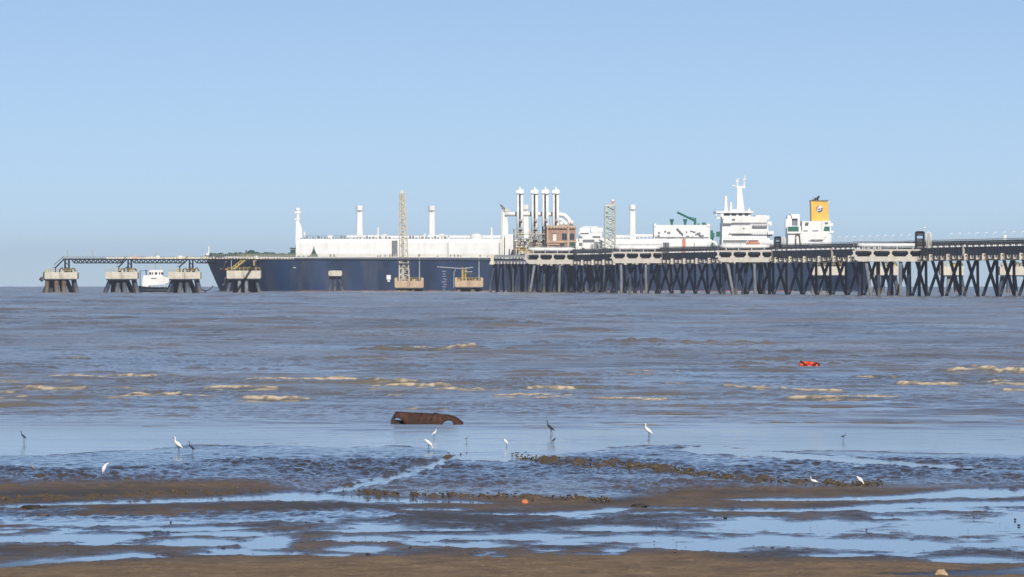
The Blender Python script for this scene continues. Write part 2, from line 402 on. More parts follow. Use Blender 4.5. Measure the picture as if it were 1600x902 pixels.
dark = ss(752, 772, py_) * (1 - dryb) * (0.35 + 0.65 * ss(-0.25, 0.2, fbm(MX / 2.4, MY / 6, 65, 5)))
wet_all = np.maximum(wet_all, np.maximum(0.85 * dark, np.maximum(0.4 * sheen, 0.8 * film)) * (1 - clump))
mrough = 0.62 - 0.12 * sheen - 0.20 * film - 0.26 * wet
mrough = mrough - 0.09 * dark * (1 - wet)
mrough = np.minimum(mrough, 1 - rw * 0.91)
mrough = np.maximum(mrough, 0.07)
mrough = mrough * (1 - clump) + 0.7 * clump
mud = grid_mesh('mudflat', MX, MY, Z, {'wet': wet_all, 'rough': mrough, 'clump': clump}, mud_material())
mud['kind'] = 'structure'
del SX, SY, Zs, MX, MY, px_, py_, foam, sw

# ------------------------------------------------------------------ mesh building for things
class MB:
    def __init__(s): s.v = []; s.f = []; s.mi = []; s.sm = []; s.m = 0; s.smooth = False
    def add(s, vs, fs):
        n = len(s.v); s.v += [tuple(v) for v in vs]
        for f in fs: s.f.append([i + n for i in f]); s.mi.append(s.m); s.sm.append(s.smooth)
        return s
    def box(s, x0, x1, y0, y1, z0, z1):
        vs = [(x, y, z) for z in (z0, z1) for y in (y0, y1) for x in (x0, x1)]
        return s.add(vs, [(0, 2, 3, 1), (4, 5, 7, 6), (0, 1, 5, 4), (2, 6, 7, 3), (0, 4, 6, 2), (1, 3, 7, 5)])
    def cyl(s, p, q, r0, r1=None, n=8, caps=True):
        r1 = r0 if r1 is None else r1
        p, q = Vector(p), Vector(q); d = (q - p).normalized()
        a = d.orthogonal().normalized(); b = d.cross(a)
        vs = []
        for c, r in ((p, r0), (q, r1)):
            for k in range(n):
                t = 2 * PI * k / n + PI / n
                vs.append(c + a * (r * math.cos(t)) + b * (r * math.sin(t)))
        fs = [(k, (k + 1) % n, n + (k + 1) % n, n + k) for k in range(n)]
        o = s.smooth; s.smooth = n > 6
        s.add(vs, fs); s.smooth = False
        if caps:
            s.add(vs[:n], [tuple(range(n - 1, -1, -1))]); s.add(vs[n:], [tuple(range(n))])
        s.smooth = o
        return s
    def beam(s, p, q, w): return s.cyl(p, q, w * 0.707, n=4)
    def tube(s, pts, r, n=8):
        pts = [Vector(p) for p in pts]; rr = r if isinstance(r, (list, tuple)) else [r] * len(pts)
        vs = []; ref = None
        for i, p in enumerate(pts):
            d = (pts[min(i + 1, len(pts) - 1)] - pts[max(i - 1, 0)]).normalized()
            if ref is None: ref = d.orthogonal().normalized()
            a = (ref - d * ref.dot(d)).normalized(); ref = a; b = d.cross(a)
            for k in range(n):
                t = 2 * PI * k / n
                vs.append(p + a * (rr[i] * math.cos(t)) + b * (rr[i] * math.sin(t)))
        fs = [(i * n + k, i * n + (k + 1) % n, (i + 1) * n + (k + 1) % n, (i + 1) * n + k) for i in range(len(pts) - 1) for k in range(n)]
        fs += [tuple(range(n - 1, -1, -1)), tuple((len(pts) - 1) * n + k for k in range(n))]
        o = s.smooth; s.smooth = True; s.add(vs, fs); s.smooth = o
        return s
    def prism(s, poly, y0, y1):                  # outline in x,z extruded along y (outline counter-clockwise seen from -y)
        n = len(poly)
        vs = [(x, y0, z) for x, z in poly] + [(x, y1, z) for x, z in poly]
        fs = [tuple(range(n)), tuple(range(2 * n - 1, n - 1, -1))] + [(k, n + k, n + (k + 1) % n, (k + 1) % n) for k in range(n)]
        return s.add(vs, fs)
    def ball(s, c, rx, ry=None, rz=None, n=10, m=6, jit=0, seed=0):
        ry = rx if ry is None else ry; rz = rx if rz is None else rz
        rg = random.Random(seed); vs = []
        for i in range(m + 1):
            ph = PI * i / m
            for k in range(n):
                t = 2 * PI * k / n; j = 1 + jit * (rg.random() - 0.5) if 0 < i < m else 1
                vs.append((c[0] + rx * j * math.sin(ph) * math.cos(t), c[1] + ry * j * math.sin(ph) * math.sin(t), c[2] + rz * j * math.cos(ph)))
        fs = [(i * n + k, (i + 1) * n + k, (i + 1) * n + (k + 1) % n, i * n + (k + 1) % n) for i in range(m) for k in range(n)]
        o = s.smooth; s.smooth = True; s.add(vs, fs); s.smooth = o
        return s
    def build(s, name, mats, parent=None):
        me = bpy.data.meshes.new(name)
        b = Vector(parent['_b']) if parent is not None else Vector((0, 0, 0))
        me.from_pydata([tuple(Vector(v) - b) for v in s.v], [], s.f)
        for m_ in (mats if isinstance(mats, (list, tuple)) else [mats]): me.materials.append(m_)
        me.polygons.foreach_set('material_index', s.mi)
        me.polygons.foreach_set('use_smooth', s.sm)
        me.update()
        o = bpy.data.objects.new(name, me); C.objects.link(o)
        if parent is not None:
            o.parent = parent; o['_b'] = parent['_b']
        return o
def islands(mb):
    key = {}; rep = []
    for v in mb.v: rep.append(key.setdefault(tuple(round(c, 3) for c in v), len(key)))
    par = list(range(len(key)))
    def find(a):
        while par[a] != a: par[a] = par[par[a]]; a = par[a]
        return a
    for f in mb.f:
        for i in f[1:]: par[find(rep[i])] = find(rep[f[0]])
    out = {}
    for k, f in enumerate(mb.f):
        g = out.setdefault(find(rep[f[0]]), (MB(), {}))
        m_, mp = g
        for i in f:
            if i not in mp: mp[i] = len(m_.v); m_.v.append(mb.v[i])
        m_.f.append([mp[i] for i in f]); m_.mi.append(mb.mi[k]); m_.sm.append(mb.sm[k])
    return [g[0] for g in out.values()]
def each(mb, name, mats, parent):            # every separate piece becomes a part of its own
    return [m_.build(name, mats, parent) for m_ in islands(mb)]
def tag(o, label, cat, group=None):
    o['label'] = label; o['category'] = cat
    if group: o['group'] = group
    return o
def thing(name, label, cat, base, group=None):
    o = bpy.data.objects.new(name, None); C.objects.link(o)
    o.location = base; o['_b'] = tuple(base); o.empty_display_size = 0.5
    return tag(o, label, cat, group)
def solo(mb, name, mats, label, cat, base, group=None):      # a thing that is one mesh, origin at its base
    me_o = mb.build(name, mats)
    b = Vector(base)
    for v in me_o.data.vertices: v.co -= b
    me_o.location = b
    return tag(me_o, label, cat, group)
def dup(root, loc, label=None):
    r = root.copy(); C.objects.link(r); r.location = loc
    if label: r['label'] = label
    for ch in root.children:
        c = ch.copy(); C.objects.link(c); c.parent = r
        for g in ch.children:
            d = g.copy(); C.objects.link(d); d.parent = c
    return r

# paints and surfaces
WHITE = mat('white_paint', (0.82, 0.82, 0.80), 0.35, var=0.04, stain=(0.50, 0.42, 0.33), stain_amt=0.30, stain_scale=0.5)
WHITE2 = mat('cream_white_paint', (0.76, 0.73, 0.67), 0.45, var=0.06, stain=(0.42, 0.32, 0.22), stain_amt=0.4, stain_scale=0.5)
HULL = mat('navy_hull_paint', (0.006, 0.025, 0.074), 0.38, var=0.35, scale=0.12, stretch=(1, 1, 0.3), stain=(0.085, 0.085, 0.10), stain_amt=0.42, stain_scale=0.22)
RED = mat('red_antifouling', (0.38, 0.045, 0.04), 0.55, var=0.3)
CONC = mat('weathered_concrete', (0.60, 0.56, 0.47), 0.85, var=0.12, scale=0.8, stain=(0.33, 0.25, 0.16), stain_amt=0.5, stain_scale=0.7)
CONCW = mat('warm_concrete', (0.54, 0.40, 0.27), 0.85, var=0.14, scale=0.8, stain=(0.28, 0.17, 0.09), stain_amt=0.5, stain_scale=0.7)
CONCG = mat('pale_concrete', (0.56, 0.52, 0.46), 0.8, var=0.10, scale=0.9, stain=(0.30, 0.20, 0.12), stain_amt=0.45, stain_scale=0.5)
PILE = mat('tarred_pile', (0.013, 0.026, 0.060), 0.6, var=0.35, scale=0.5, stain=(0.05, 0.055, 0.06), stain_amt=0.25, stain_scale=0.6, tide=(0.055, 0.055, 0.055))
PILEG = mat('grey_concrete_pile', (0.22, 0.24, 0.27), 0.8, var=0.2, scale=0.5, stain=(0.06, 0.06, 0.06), stain_amt=0.6, stain_scale=0.7, tide=(0.15, 0.135, 0.11))
PILEB = mat('blue_grey_pile', (0.05, 0.066, 0.098), 0.7, var=0.3, scale=0.6, stain=(0.02, 0.022, 0.028), stain_amt=0.7, stain_scale=0.7, tide=(0.15, 0.135, 0.11))
RUSTP = mat('rusty_pile', (0.15, 0.095, 0.07), 0.85, var=0.35, scale=0.8, stain=(0.05, 0.04, 0.035), stain_amt=0.7, stain_scale=0.9, tide=(0.15, 0.135, 0.11))
GIRD = mat('dark_grey_girder', (0.115, 0.135, 0.175), 0.6, var=0.25, stain=(0.12, 0.10, 0.085), stain_amt=0.4)
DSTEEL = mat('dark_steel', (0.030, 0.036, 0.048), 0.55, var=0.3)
PIPE = mat('grey_pipe_lagging', (0.17, 0.18, 0.19), 0.5, var=0.25)
GALV = mat('galvanised_steel', (0.42, 0.44, 0.46), 0.5, metal=0.2, var=0.15)
CREAM = mat('cream_steel', (0.66, 0.61, 0.48), 0.55, var=0.15, stain=(0.36, 0.25, 0.16), stain_amt=0.4)
PALEGREEN = mat('pale_green_steel', (0.55, 0.58, 0.50), 0.55, var=0.12, stain=(0.33, 0.25, 0.17), stain_amt=0.4)
YEL = mat('yellow_railing_paint', (0.62, 0.46, 0.12), 0.5, var=0.15)
FUNNEL = mat('yellow_funnel_paint', (0.80, 0.47, 0.075), 0.45, var=0.07, stain=(0.55, 0.33, 0.12), stain_amt=0.3)
GREEN = mat('green_deck_paint', (0.015, 0.13, 0.085), 0.5, var=0.25)
DGREEN = mat('dark_green_machinery', (0.02, 0.07, 0.05), 0.6, var=0.3)
BRICK = mat('rust_pink_cladding', (0.36, 0.225, 0.165), 0.8, var=0.16, stain=(0.55, 0.45, 0.36), stain_amt=0.5, stain_scale=0.6)
GLASS = mat('dark_window_glass', (0.02, 0.025, 0.03), 0.15, var=0.2)
DARKW = mat('painted_opening_shade', (0.05, 0.05, 0.055), 0.7, var=0.2)  # near-black paint standing in for the shade inside openings
ORANGE = mat('faded_orange_plastic', (0.62, 0.22, 0.14), 0.5, var=0.1)
BLACK = mat('soot_black', (0.015, 0.015, 0.016), 0.7, var=0.2)
STAINL = mat('pale_insulation', (0.74, 0.74, 0.73), 0.5, metal=0.0, var=0.12)
ROPE = mat('pale_rope', (0.45, 0.43, 0.38), 0.9, var=0.1)

# ------------------------------------------------------------------ the gas tanker
YS = 2720.0
S = YS / F
WL = zsea(YS)
def X_(px, Y=YS): return gx(px, Y)
def Z_(py, Y=YS): return gz(py, Y)
BEAM = 40.0
YM = YS + BEAM / 2
ship = thing('gas_tanker', 'long navy hulled tanker with white deck houses and yellow funnel behind the jetty', 'ship', (X_(830), YM, WL))
ZD = Z_(402.5)
def hull_mesh():
    mb = MB(); mb.smooth = True
    st = [0, 1, 2, 3.5, 5, 7, 9, 11, 14, 17, 20, 24, 28, 33, 38, 43, 48, 54, 64, 80, 120, 160, 200, 225, 232, 238, 244, 249, 253, 257]
    lv = [0.0, .12, .2, .3, .4, .5, .6, .7, .8, .9, 1.0]
    rows = []
    for s_ in st:
        row = []
        for t in lv:
            zz = -2.5 + WL + t * (ZD - WL + 2.5)
            tw = max(0, (zz - WL) / (ZD - WL))
            rake = (345 - 25 * tw ** 0.9 - 320) * S          # stem leans forward towards the deck
            x = s_ - 0.95 * max(0, 1 - s_ / 60) + rake * max(0, 1 - s_ / 40)
            zz2 = zz + 0.9 * max(0, 1 - s_ / 60) ** 1.5 * t
            full = 14 + 34 * (1 - 0.45 * tw)
            hb = 20 * (1 - max(0, 1 - s_ / full) ** 2.2) if s_ < full else 20
            hb = max(hb, 0.15)
            if s_ > 220: hb *= 1 - ((s_ - 220) / 33) ** 2 * (0.55 - 0.35 * tw)
            if s_ > 244: zz2 = max(zz2, WL + (s_ - 244) * 0.25 * (1 - t) + zz2 * 0 - 2.5 + t * (ZD - WL + 2.5))
            row.append((X_(320) + x, hb, zz2))
        rows.append(row)
    n = len(lv)
    vs = []
    for row in rows:
        for x, hb, z in row: vs.append((x, YM - hb, z))
        for x, hb, z in row: vs.append((x, YM + hb, z))
    fs = []
    w = 2 * n
    for i in range(len(rows) - 1):
        for k in range(n - 1):
            fs.append((i * w + k, (i + 1) * w + k, (i + 1) * w + k + 1, i * w + k + 1))
            fs.append((i * w + n + k, i * w + n + k + 1, (i + 1) * w + n + k + 1, (i + 1) * w + n + k))
    mb.add(vs, fs)
    mb.smooth = False
    dk = []
    for i in range(len(rows) - 1):
        dk.append((i * w + n - 1, (i + 1) * w + n - 1, (i + 1) * w + 2 * n - 1, i * w + 2 * n - 1))
    mb.add(vs, dk)
    mb.add(vs, [tuple((len(rows) - 1) * w + k for k in range(n)) + tuple((len(rows) - 1) * w + n + k for k in range(n - 1, -1, -1))])
    mb.add(vs, [tuple(k for k in range(n)) + tuple(n + k for k in range(n - 1, -1, -1))])
    return mb
hull = hull_mesh().build('hull', HULL, ship)
mb = MB(); mb.box(X_(470), X_(1240), YS - 0.06, YS + 0.3, WL - 1, Z_(454.1)); mb.build('boot_topping', RED, ship)
# white marks on the side: draught scale, pilot mark, mooring recess
mb = MB()
mb.box(X_(604), X_(610.5), YS - 0.05, YS + .1, Z_(437), Z_(430)); mb.box(X_(605.5), X_(609), YS - 0.05, YS + .1, Z_(440.5), Z_(438)); each(mb, 'pilot_mark', WHITE, ship)
mb = MB()
for y in (424, 428, 432, 436, 440, 444, 448, 452):
    w_ = 1.6 if y % 8 else 3.0
    mb.box(X_(694 - w_), X_(694 + w_), YS - 0.05, YS + .1, Z_(y + 1), Z_(y - 0.6))
for x, y in ((697, 437), (691, 441), (697, 445)): mb.box(X_(x - 1), X_(x + 1), YS - 0.055, YS + .1, Z_(y + .8), Z_(y - .8))
each(mb, 'draught_marks', PILEG, ship)
mb = MB(); mb.ball((X_(460), YS - 0.02, Z_(418.6)), .7, .12, .22); mb.build('fairlead', GALV, ship)
mb = MB(); mb.box(X_(578), X_(616), YS - .04, YS + .1, Z_(420.5), Z_(420)); mb.box(X_(578), X_(579), YS - .04, YS + .1, Z_(440), Z_(420)); mb.build('rubbing_strake', PILEB, ship)
# bulwark / gunwale line and railings
mb = MB()
mb.box(X_(352), X_(1325), YS - .08, YS + .15, ZD - 0.15, ZD + 0.35)
mb.build('gunwale', WHITE2, ship)
mb = MB(); rnd = random.Random(4)
for px in np.arange(330, 1320, 3.2):
    yy = YS + (0.25 if px > 385 else 0.25 + (385 - px) * .28)
    mb.beam((X_(px), yy, ZD + .3), (X_(px), yy, ZD + 1.35), .09)
for zz in (.75, 1.3): mb.beam((X_(372), YS + .25, ZD + zz), (X_(1318), YS + .25, ZD + zz), .07)
mb.build('deck_railing', CREAM, ship)
mb = MB()
for px in list(np.arange(383, 500, 7)) + [516, 522, 590, 594, 602, 609, 613, 655, 684, 704, 710, 716, 720, 750, 762]:
    h_ = rnd.uniform(.6, 1.3); mb.cyl((X_(px), YS + 1.0, ZD), (X_(px), YS + 1.0, ZD + h_), .35, .3, 6)
each(mb, 'mooring_fitting', BLACK, ship)
# foredeck: green machinery along the bow, jackstaff, foremast
mb = MB(); mb.box(X_(319), X_(323.5), YM - 1, YM + 1, ZD + .4, Z_(395.5)); mb.cyl((X_(322.8), YM, Z_(396)), (X_(322.8), YM, Z_(384)), .32, .25, 6); mb.build('jackstaff', WHITE, ship)
mb = MB(); rnd = random.Random(11)
for px in np.arange(326, 460, 3.4):
    b_ = 1.0 + 0.5 * math.exp(-((px - 390) / 30) ** 2)
    y_ = YM - min(17, (px - 320) * .26)
    mb.box(X_(px - 1.9), X_(px + 1.9), y_ + rnd.random(), y_ + 2 + rnd.random() * 2, ZD + .4, ZD + .9 + b_ * rnd.uniform(.5, 1.0))
mb.ball((X_(392), YM - 14, Z_(396.5)), 1.75, 1.4, 1.45); mb.box(X_(384), X_(399), YM - 15, YM - 12, ZD, Z_(399)); mb.box(X_(383), X_(385), YM - 15, YM - 14, ZD, Z_(391))
mb.box(X_(446), X_(462), YS + 6, YS + 9, ZD, Z_(396.5)); mb.box(X_(453), X_(460), YS + 6, YS + 8, ZD, Z_(390)); mb.beam((X_(452), YS + 6, Z_(388)), (X_(461), YS + 6, Z_(388.5)), .35)
each(mb, 'windlass', DGREEN, ship)
mb = MB(); mb.prism([(X_(482), ZD + .3), (X_(495), ZD + .3), (X_(494), Z_(396)), (X_(491.5), Z_(390)), (X_(490.5), Z_(384.5)), (X_(489), Z_(390)), (X_(486), Z_(397))], YS + .35, YS + 1.3); mb.build('deck_derrick', DGREEN, ship)
fm = MB()
fm.prism([(X_(459.5), ZD), (X_(471.5), ZD), (X_(470), Z_(357)), (X_(466.5), Z_(347)), (X_(460.5), Z_(345))], YM - 5, YM - 2)
fm.cyl((X_(463.3), YM - 3.5, Z_(346)), (X_(463.3), YM - 3.5, Z_(325.5)), .8, .55, 8)
fm.box(X_(458.3), X_(467), YM - 4.4, YM - 2.6, Z_(343.2), Z_(341.2)); fm.box(X_(458.5), X_(468), YM - 4.3, YM - 2.6, Z_(333), Z_(330))
fm.ball((X_(463.3), YM - 3.5, Z_(327.5)), 1.05, 1.0, 0.9); fm.beam((X_(473.5), YM - 3.5, Z_(372)), (X_(473.5), YM - 3.5, Z_(362)), .35); fm.ball((X_(474), YM - 3.5, Z_(366)), .4)
foremast = fm.build('foremast', WHITE, ship)
# the long white cargo cover with a ridge of pipes on top
cc = MB()
ZT = Z_(373.5)
x0, x1 = X_(462), X_(1112)
def trunk(mb, xa, xb, y0, zb, zt, ch, dep):
    poly = [(y0, zb), (y0, zt - ch), (y0 + ch * .8, zt), (y0 + dep - ch * .8, zt), (y0 + dep, zt - ch), (y0 + dep, zb)]
    vs = [(xa, y, z) for y, z in poly] + [(xb, y, z) for y, z in poly]; n = 6
    return mb.add(vs, [tuple(range(n - 1, -1, -1)), tuple(range(n, 2 * n))] + [(k, n + k, n + (k + 1) % n, (k + 1) % n)[::-1] for k in range(n)])
trunk(cc, x0, X_(781), YS + 2.2, ZD + .02, ZT, 1.4, 35)
trunk(cc, X_(782), x1, YS + 2.2, ZD + .02, ZT, 1.4, 35)
cover = cc.build('cargo_cover', WHITE, ship)
mb = MB()
for px in (617, 628, 700, 780, 1040, 1085): mb.box(X_(px - .5), X_(px + .5), YS + 2.1, YS + 2.3, ZD + .3, ZT - 1.5)
mb.box(X_(612), X_(621), YS + 2.12, YS + 2.3, ZD + .2, Z_(376)); mb.box(X_(1036), X_(1046), YS + 2.1, YS + 2.3, ZD + .2, Z_(379)); each(mb, 'cover_seam', PIPE, cover)
mb = MB()
mb.box(X_(1066.5), X_(1071.5), YS + 1.8, YS + 2.15, ZD + .3, Z_(373)); mb.build('ladder_trunk', ORANGE, cover)
mb = MB(); rnd = random.Random(21)
for a, b_, y in ((541, 601, 369.6), (604, 664, 370.2), (668, 702, 369.5), (700, 738, 369.8), (748, 782, 369.8), (960, 985, 369.5), (992, 1030, 368.5)):
    mb.cyl((X_(a), YS + 9, Z_(y)), (X_(b_), YS + 9, Z_(y)), .62, n=8)
    mb.box(X_(a), X_(b_), YS + 9.2, YS + 11, Z_(y + 1.2), Z_(y + .4))
    for px in np.arange(a + 2, b_, 6): mb.box(X_(px - .4), X_(px + .4), YS + 8.4, YS + 11, ZT - .3, Z_(y + .6))
each(mb, 'deck_pipe', WHITE, ship)
mb = MB()
for px in list(np.arange(470, 545, 4.5)) + list(np.arange(553, 610, 5)) + list(np.arange(640, 700, 5)):
    h_ = rnd.uniform(.3, 1.2); mb.box(X_(px - rnd.uniform(.5, 2)), X_(px + rnd.uniform(.5, 2)), YS + 5, YS + 7, ZT - .2, ZT + h_)
for a, b_ in ((473, 660), (685, 780), (905, 1030)): mb.beam((X_(a), YS + 5.5, ZT + 1.2), (X_(b_), YS + 5.5, ZT + 1.2), .09)
each(mb, 'deck_valve', PIPE, ship)
mb = MB()
mb.box(X_(511), X_(519.5), YS + 8, YS + 11, ZT - .3, Z_(367.3)); mb.cyl((X_(590), YS + 9, ZT), (X_(590), YS + 9, Z_(355)), .45, .3, 6)
mb.cyl((X_(768), YS + 9, ZT), (X_(768), YS + 9, Z_(354.5)), .5, .2, 6); mb.ball((X_(744), YS + 8, Z_(370.5)), 2.6, 2.0, 1.5)
mb.box(X_(598), X_(604), YS + 8, YS + 10, ZT, Z_(366)); mb.box(X_(662), X_(665), YS + 8, YS + 10, ZT, Z_(365)); mb.box(X_(686), X_(694), YS + 8, YS + 10, ZT, Z_(365.5))
each(mb, 'deck_housing', WHITE, ship)
for px in (560.8, 674.2, 821.5, 989.5):
    mb = MB(); w_ = 4.4
    zt = Z_(322 if px < 800 else 320.5)
    for dx in (-2.4, 2.4): mb.cyl((X_(px + dx), YS + 14, ZT - .3), (X_(px + dx * .85), YS + 14, zt - .5), .72, .6, 10)
    mb.box(X_(px - 1.6), X_(px + 1.6), YS + 13.6, YS + 14.1, ZT - .3, zt - .8)
    mb.cyl((X_(px), YS + 14, zt - 1.6), (X_(px), YS + 14, zt + .25), 1.35, 1.45, 12)
    for k, z_ in ((1, 3), (-1, 6)): mb.prism([(X_(px), ZT), (X_(px + 7), ZT), (X_(px + 2), ZT + 2.2), (X_(px - 2), ZT + 2.2), (X_(px - 7), ZT)], YS + 13.9, YS + 14.2)
    mb.build('vent_mast', WHITE, ship)
# midship: white lockers, machinery room with green fans and the green crane
mb = MB()
for a, b_, c_, d_ in ((903, 945, 404, 383), (905, 944, 383, 372), (907, 941, 372, 364.5), (904, 920, 366, 362)):
    mb.box(X_(a), X_(b_), YS + 1.5, YS + 12, Z_(c_), Z_(d_))
for a, b_, y in ((906, 922, 360.5), (924, 942, 360.2)):
    mb.cyl((X_(a), YS + 4, Z_(y)), (X_(b_), YS + 4, Z_(y)), 1.25, n=12)
mb.box(X_(910), X_(934), YS + 5, YS + 6, Z_(355.2), Z_(353.6))
for px in (912, 922, 932): mb.box(X_(px - .5), X_(px + .5), YS + 5, YS + 6, Z_(360), Z_(355))
lk = mb.build('manifold_house', WHITE, ship)
mb = MB()
for a, b_, c_, d_ in ((911, 929, 378.5, 374.5), (904, 910, 372, 369.5), (926, 938, 371.5, 369), (930, 940, 388, 378), (905, 910, 384, 379.5)):
    mb.box(X_(a), X_(b_), YS + 1.3, YS + 1.6, Z_(c_), Z_(d_))
each(mb, 'doorway', PIPE, lk)
mb = MB()
mb.box(X_(1022.5), X_(1109.5), YS + 6, YS + 24, ZT - 1, Z_(351.5)); mb.box(X_(1022), X_(1026), YS + 5.7, YS + 24.3, Z_(354), Z_(349.5)); mb.box(X_(1105), X_(1110), YS + 5.7, YS + 24.3, Z_(354), Z_(349.5))
mh = mb.build('machinery_house', WHITE, ship)
mb = MB(); rnd = random.Random(5)
for k in range(16):
    px = rnd.uniform(1028, 1100); y = rnd.uniform(360, 371); mb.box(X_(px), X_(px + rnd.uniform(2, 5)), YS + 5.6, YS + 6.1, Z_(y + rnd.uniform(1, 2.5)), Z_(y))
mb.beam((X_(1058), YS + 5.5, Z_(357)), (X_(1068), YS + 5.5, Z_(367)), .45); mb.beam((X_(1090), YS + 5.5, Z_(364)), (X_(1100), YS + 5.5, Z_(372)), .4)
mb.box(X_(1024), X_(1108), YS + 5.5, YS + 6.2, Z_(371.5), Z_(370.3)); each(mb, 'pipe_bracket', PIPE, mh)
for px, w_ in ((1050.5, 3), (1071.5, 3)):
    mb = MB(); mb.cyl((X_(px), YS + 10, Z_(352)), (X_(px), YS + 10, Z_(346)), .5, .5, 8); mb.cyl((X_(px), YS + 10, Z_(347.5)), (X_(px), YS + 10, Z_(342.3)), .55, .9, 10); mb.build('fan_cowl', GREEN, mh)
mb = MB(); mb.box(X_(1085), X_(1089), YS + 9, YS + 10.5, Z_(351.7), Z_(340.5)); mb.beam((X_(1087), YS + 9.5, Z_(345)), (X_(1059), YS + 9.5, Z_(331.5)), .6); mb.beam((X_(1087), YS + 9.5, Z_(341)), (X_(1072), YS + 9.5, Z_(338)), .2)
mb.build('deck_crane', GREEN, mh)
mb = MB(); mb.box(X_(1098), X_(1104), YS + 10, YS + 12, Z_(351.6), Z_(347.5)); mb.box(X_(1091), X_(1094), YS + 10, YS + 12, Z_(351.6), Z_(349)); each(mb, 'vent_box', GREEN, mh)
mb = MB(); mb.cyl((X_(1113), YS + 8, ZD), (X_(1113), YS + 8, Z_(360)), .8, .5, 8); mb.box(X_(1111), X_(1117), YS + 7, YS + 9, Z_(372), Z_(364)); mb.box(X_(1120), X_(1126), YS + 7, YS + 9, Z_(370), Z_(362)); each(mb, 'hose_crane', GREEN, ship)
mb = MB(); mb.tube([(X_(1106), YS + 1.2, ZD + .5), (X_(1108), YS + 1.2, Z_(383)), (X_(1112), YS + 1.2, Z_(377.5)), (X_(1117), YS + 1.2, Z_(379)), (X_(1122), YS + 1.2, Z_(388))], .7); mb.build('crossover_pipe', WHITE, ship)
# bridge and accommodation
br = MB()
br.box(X_(1128), X_(1208), YS + 1.5, YS + 34, ZD, Z_(375)); br.box(X_(1128.5), X_(1203), YS + 3.2, YS + 34, Z_(375), Z_(365.5))
br.box(X_(1128.7), X_(1201), YS + 3.6, YS + 33, Z_(365.5), Z_(348)); br.box(X_(1143), X_(1199), YS + 3.0, YS + 33, Z_(348), Z_(338.5))
br.prism([(X_(1139), Z_(365)), (X_(1175), Z_(365)), (X_(1175), Z_(352)), (X_(1147), Z_(352))], YS + 2.4, YS + 5)
br.box(X_(1130), X_(1174), YS + 2.2, YS + 34, Z_(348), Z_(331.5)); br.box(X_(1118.5), X_(1177.5), YS + 1.2, YS + 35, Z_(333), Z_(330))
br.prism([(X_(1130), Z_(349)), (X_(1143), Z_(349)), (X_(1143), Z_(342)), (X_(1130), Z_(346))], YS + 2.0, YS + 4)
br.box(X_(1118.5), X_(1128), YS + 1.5, YS + 6, Z_(342), Z_(339)); br.box(X_(1118.5), X_(1120), YS + 1.5, YS + 6, Z_(340), Z_(331)); br.box(X_(1126), X_(1131), YS + 1.5, YS + 6, Z_(342), Z_(330))
br.box(X_(1200), X_(1206.5), YS + 4, YS + 12, Z_(352.5), Z_(346)); br.box(X_(1198), X_(1203), YS + 4, YS + 12, Z_(343), Z_(337)); br.box(X_(1181), X_(1198), YS + 5, YS + 20, Z_(339), Z_(336.5))
br.box(X_(1200), X_(1209), YS + 1.5, YS + 12, Z_(366.5), Z_(361))
bridge = br.build('bridge_house', WHITE, ship)
mb = MB()
for a, b_ in ((1131, 1140.5), (1143.5, 1150.5), (1154.5, 1160), (1164, 1169.5)): mb.box(X_(a), X_(b_), YS + 2.1, YS + 2.3, Z_(337), Z_(333.5))
each(mb, 'bridge_window', GLASS, bridge)
mb = MB()
mb.box(X_(1172), X_(1199), YS + 2.95, YS + 3.1, Z_(356), Z_(353)); mb.box(X_(1144), X_(1207), YS + 3.15, YS + 3.3, Z_(369), Z_(366.3))
mb.box(X_(1130), X_(1166), YS + 1.4, YS + 1.6, Z_(379), Z_(375.3)); mb.box(X_(1166), X_(1186), YS + 1.4, YS + 1.6, Z_(376.5), Z_(375)); mb.box(X_(1161), X_(1164), YS + 2.3, YS + 2.5, Z_(358.3), Z_(356.3))
mb.box(X_(1143.5), X_(1149), YS + 2.1, YS + 2.25, Z_(345), Z_(342)); each(mb, 'gallery_opening', PIPE, bridge)
mb = MB()
mb.prism([(X_(1153), Z_(331)), (X_(1165), Z_(331)), (X_(1160.5), Z_(294)), (X_(1153.3), Z_(294))], YS + 12, YS + 15)
mb.box(X_(1152.5), X_(1166), YS + 12, YS + 15, Z_(293.8), Z_(290)); mb.beam((X_(1153.5), YS + 13, Z_(291)), (X_(1153), YS + 13, Z_(278.5)), .55); mb.beam((X_(1164), YS + 13, Z_(291)), (X_(1165.5), YS + 13, Z_(273.5)), .5)
mb.box(X_(1151.5), X_(1155.5), YS + 12.6, YS + 13.4, Z_(284), Z_(282)); mb.box(X_(1146), X_(1150), YS + 12.6, YS + 13.4, Z_(290.5), Z_(288.7)); mb.box(X_(1162.5), X_(1166.5), YS + 12.6, YS + 13.4, Z_(281), Z_(279.5))
mb.beam((X_(1146), YS + 13, Z_(290)), (X_(1154), YS + 13, Z_(291.5)), .2); mb.beam((X_(1153), YS + 13, Z_(280)), (X_(1157), YS + 13, Z_(279)), .25)
mb.build('radar_mast', WHITE, bridge)
mb = MB(); mb.cyl((X_(1135), YS + 8, Z_(331)), (X_(1135), YS + 8, Z_(308)), .85, .6, 10); mb.ball((X_(1135), YS + 8, Z_(308.3)), .65)
mb.cyl((X_(1143.2), YS + 8, Z_(331)), (X_(1143.2), YS + 8, Z_(318)), .65, .4, 8); mb.ball((X_(1143.2), YS + 8, Z_(318)), .55); mb.ball((X_(1171.5), YS + 8, Z_(329)), .7); mb.beam((X_(1172), YS + 8, Z_(330)), (X_(1172), YS + 8, Z_(324)), .2)
mb.box(X_(1146), X_(1153), YS + 10, YS + 14, Z_(330.5), Z_(327)); each(mb, 'aerial_post', WHITE, bridge)
mb = MB()
mb.beam((X_(1178), YS + 5, Z_(336.5)), (X_(1198), YS + 5, Z_(336)), .1)
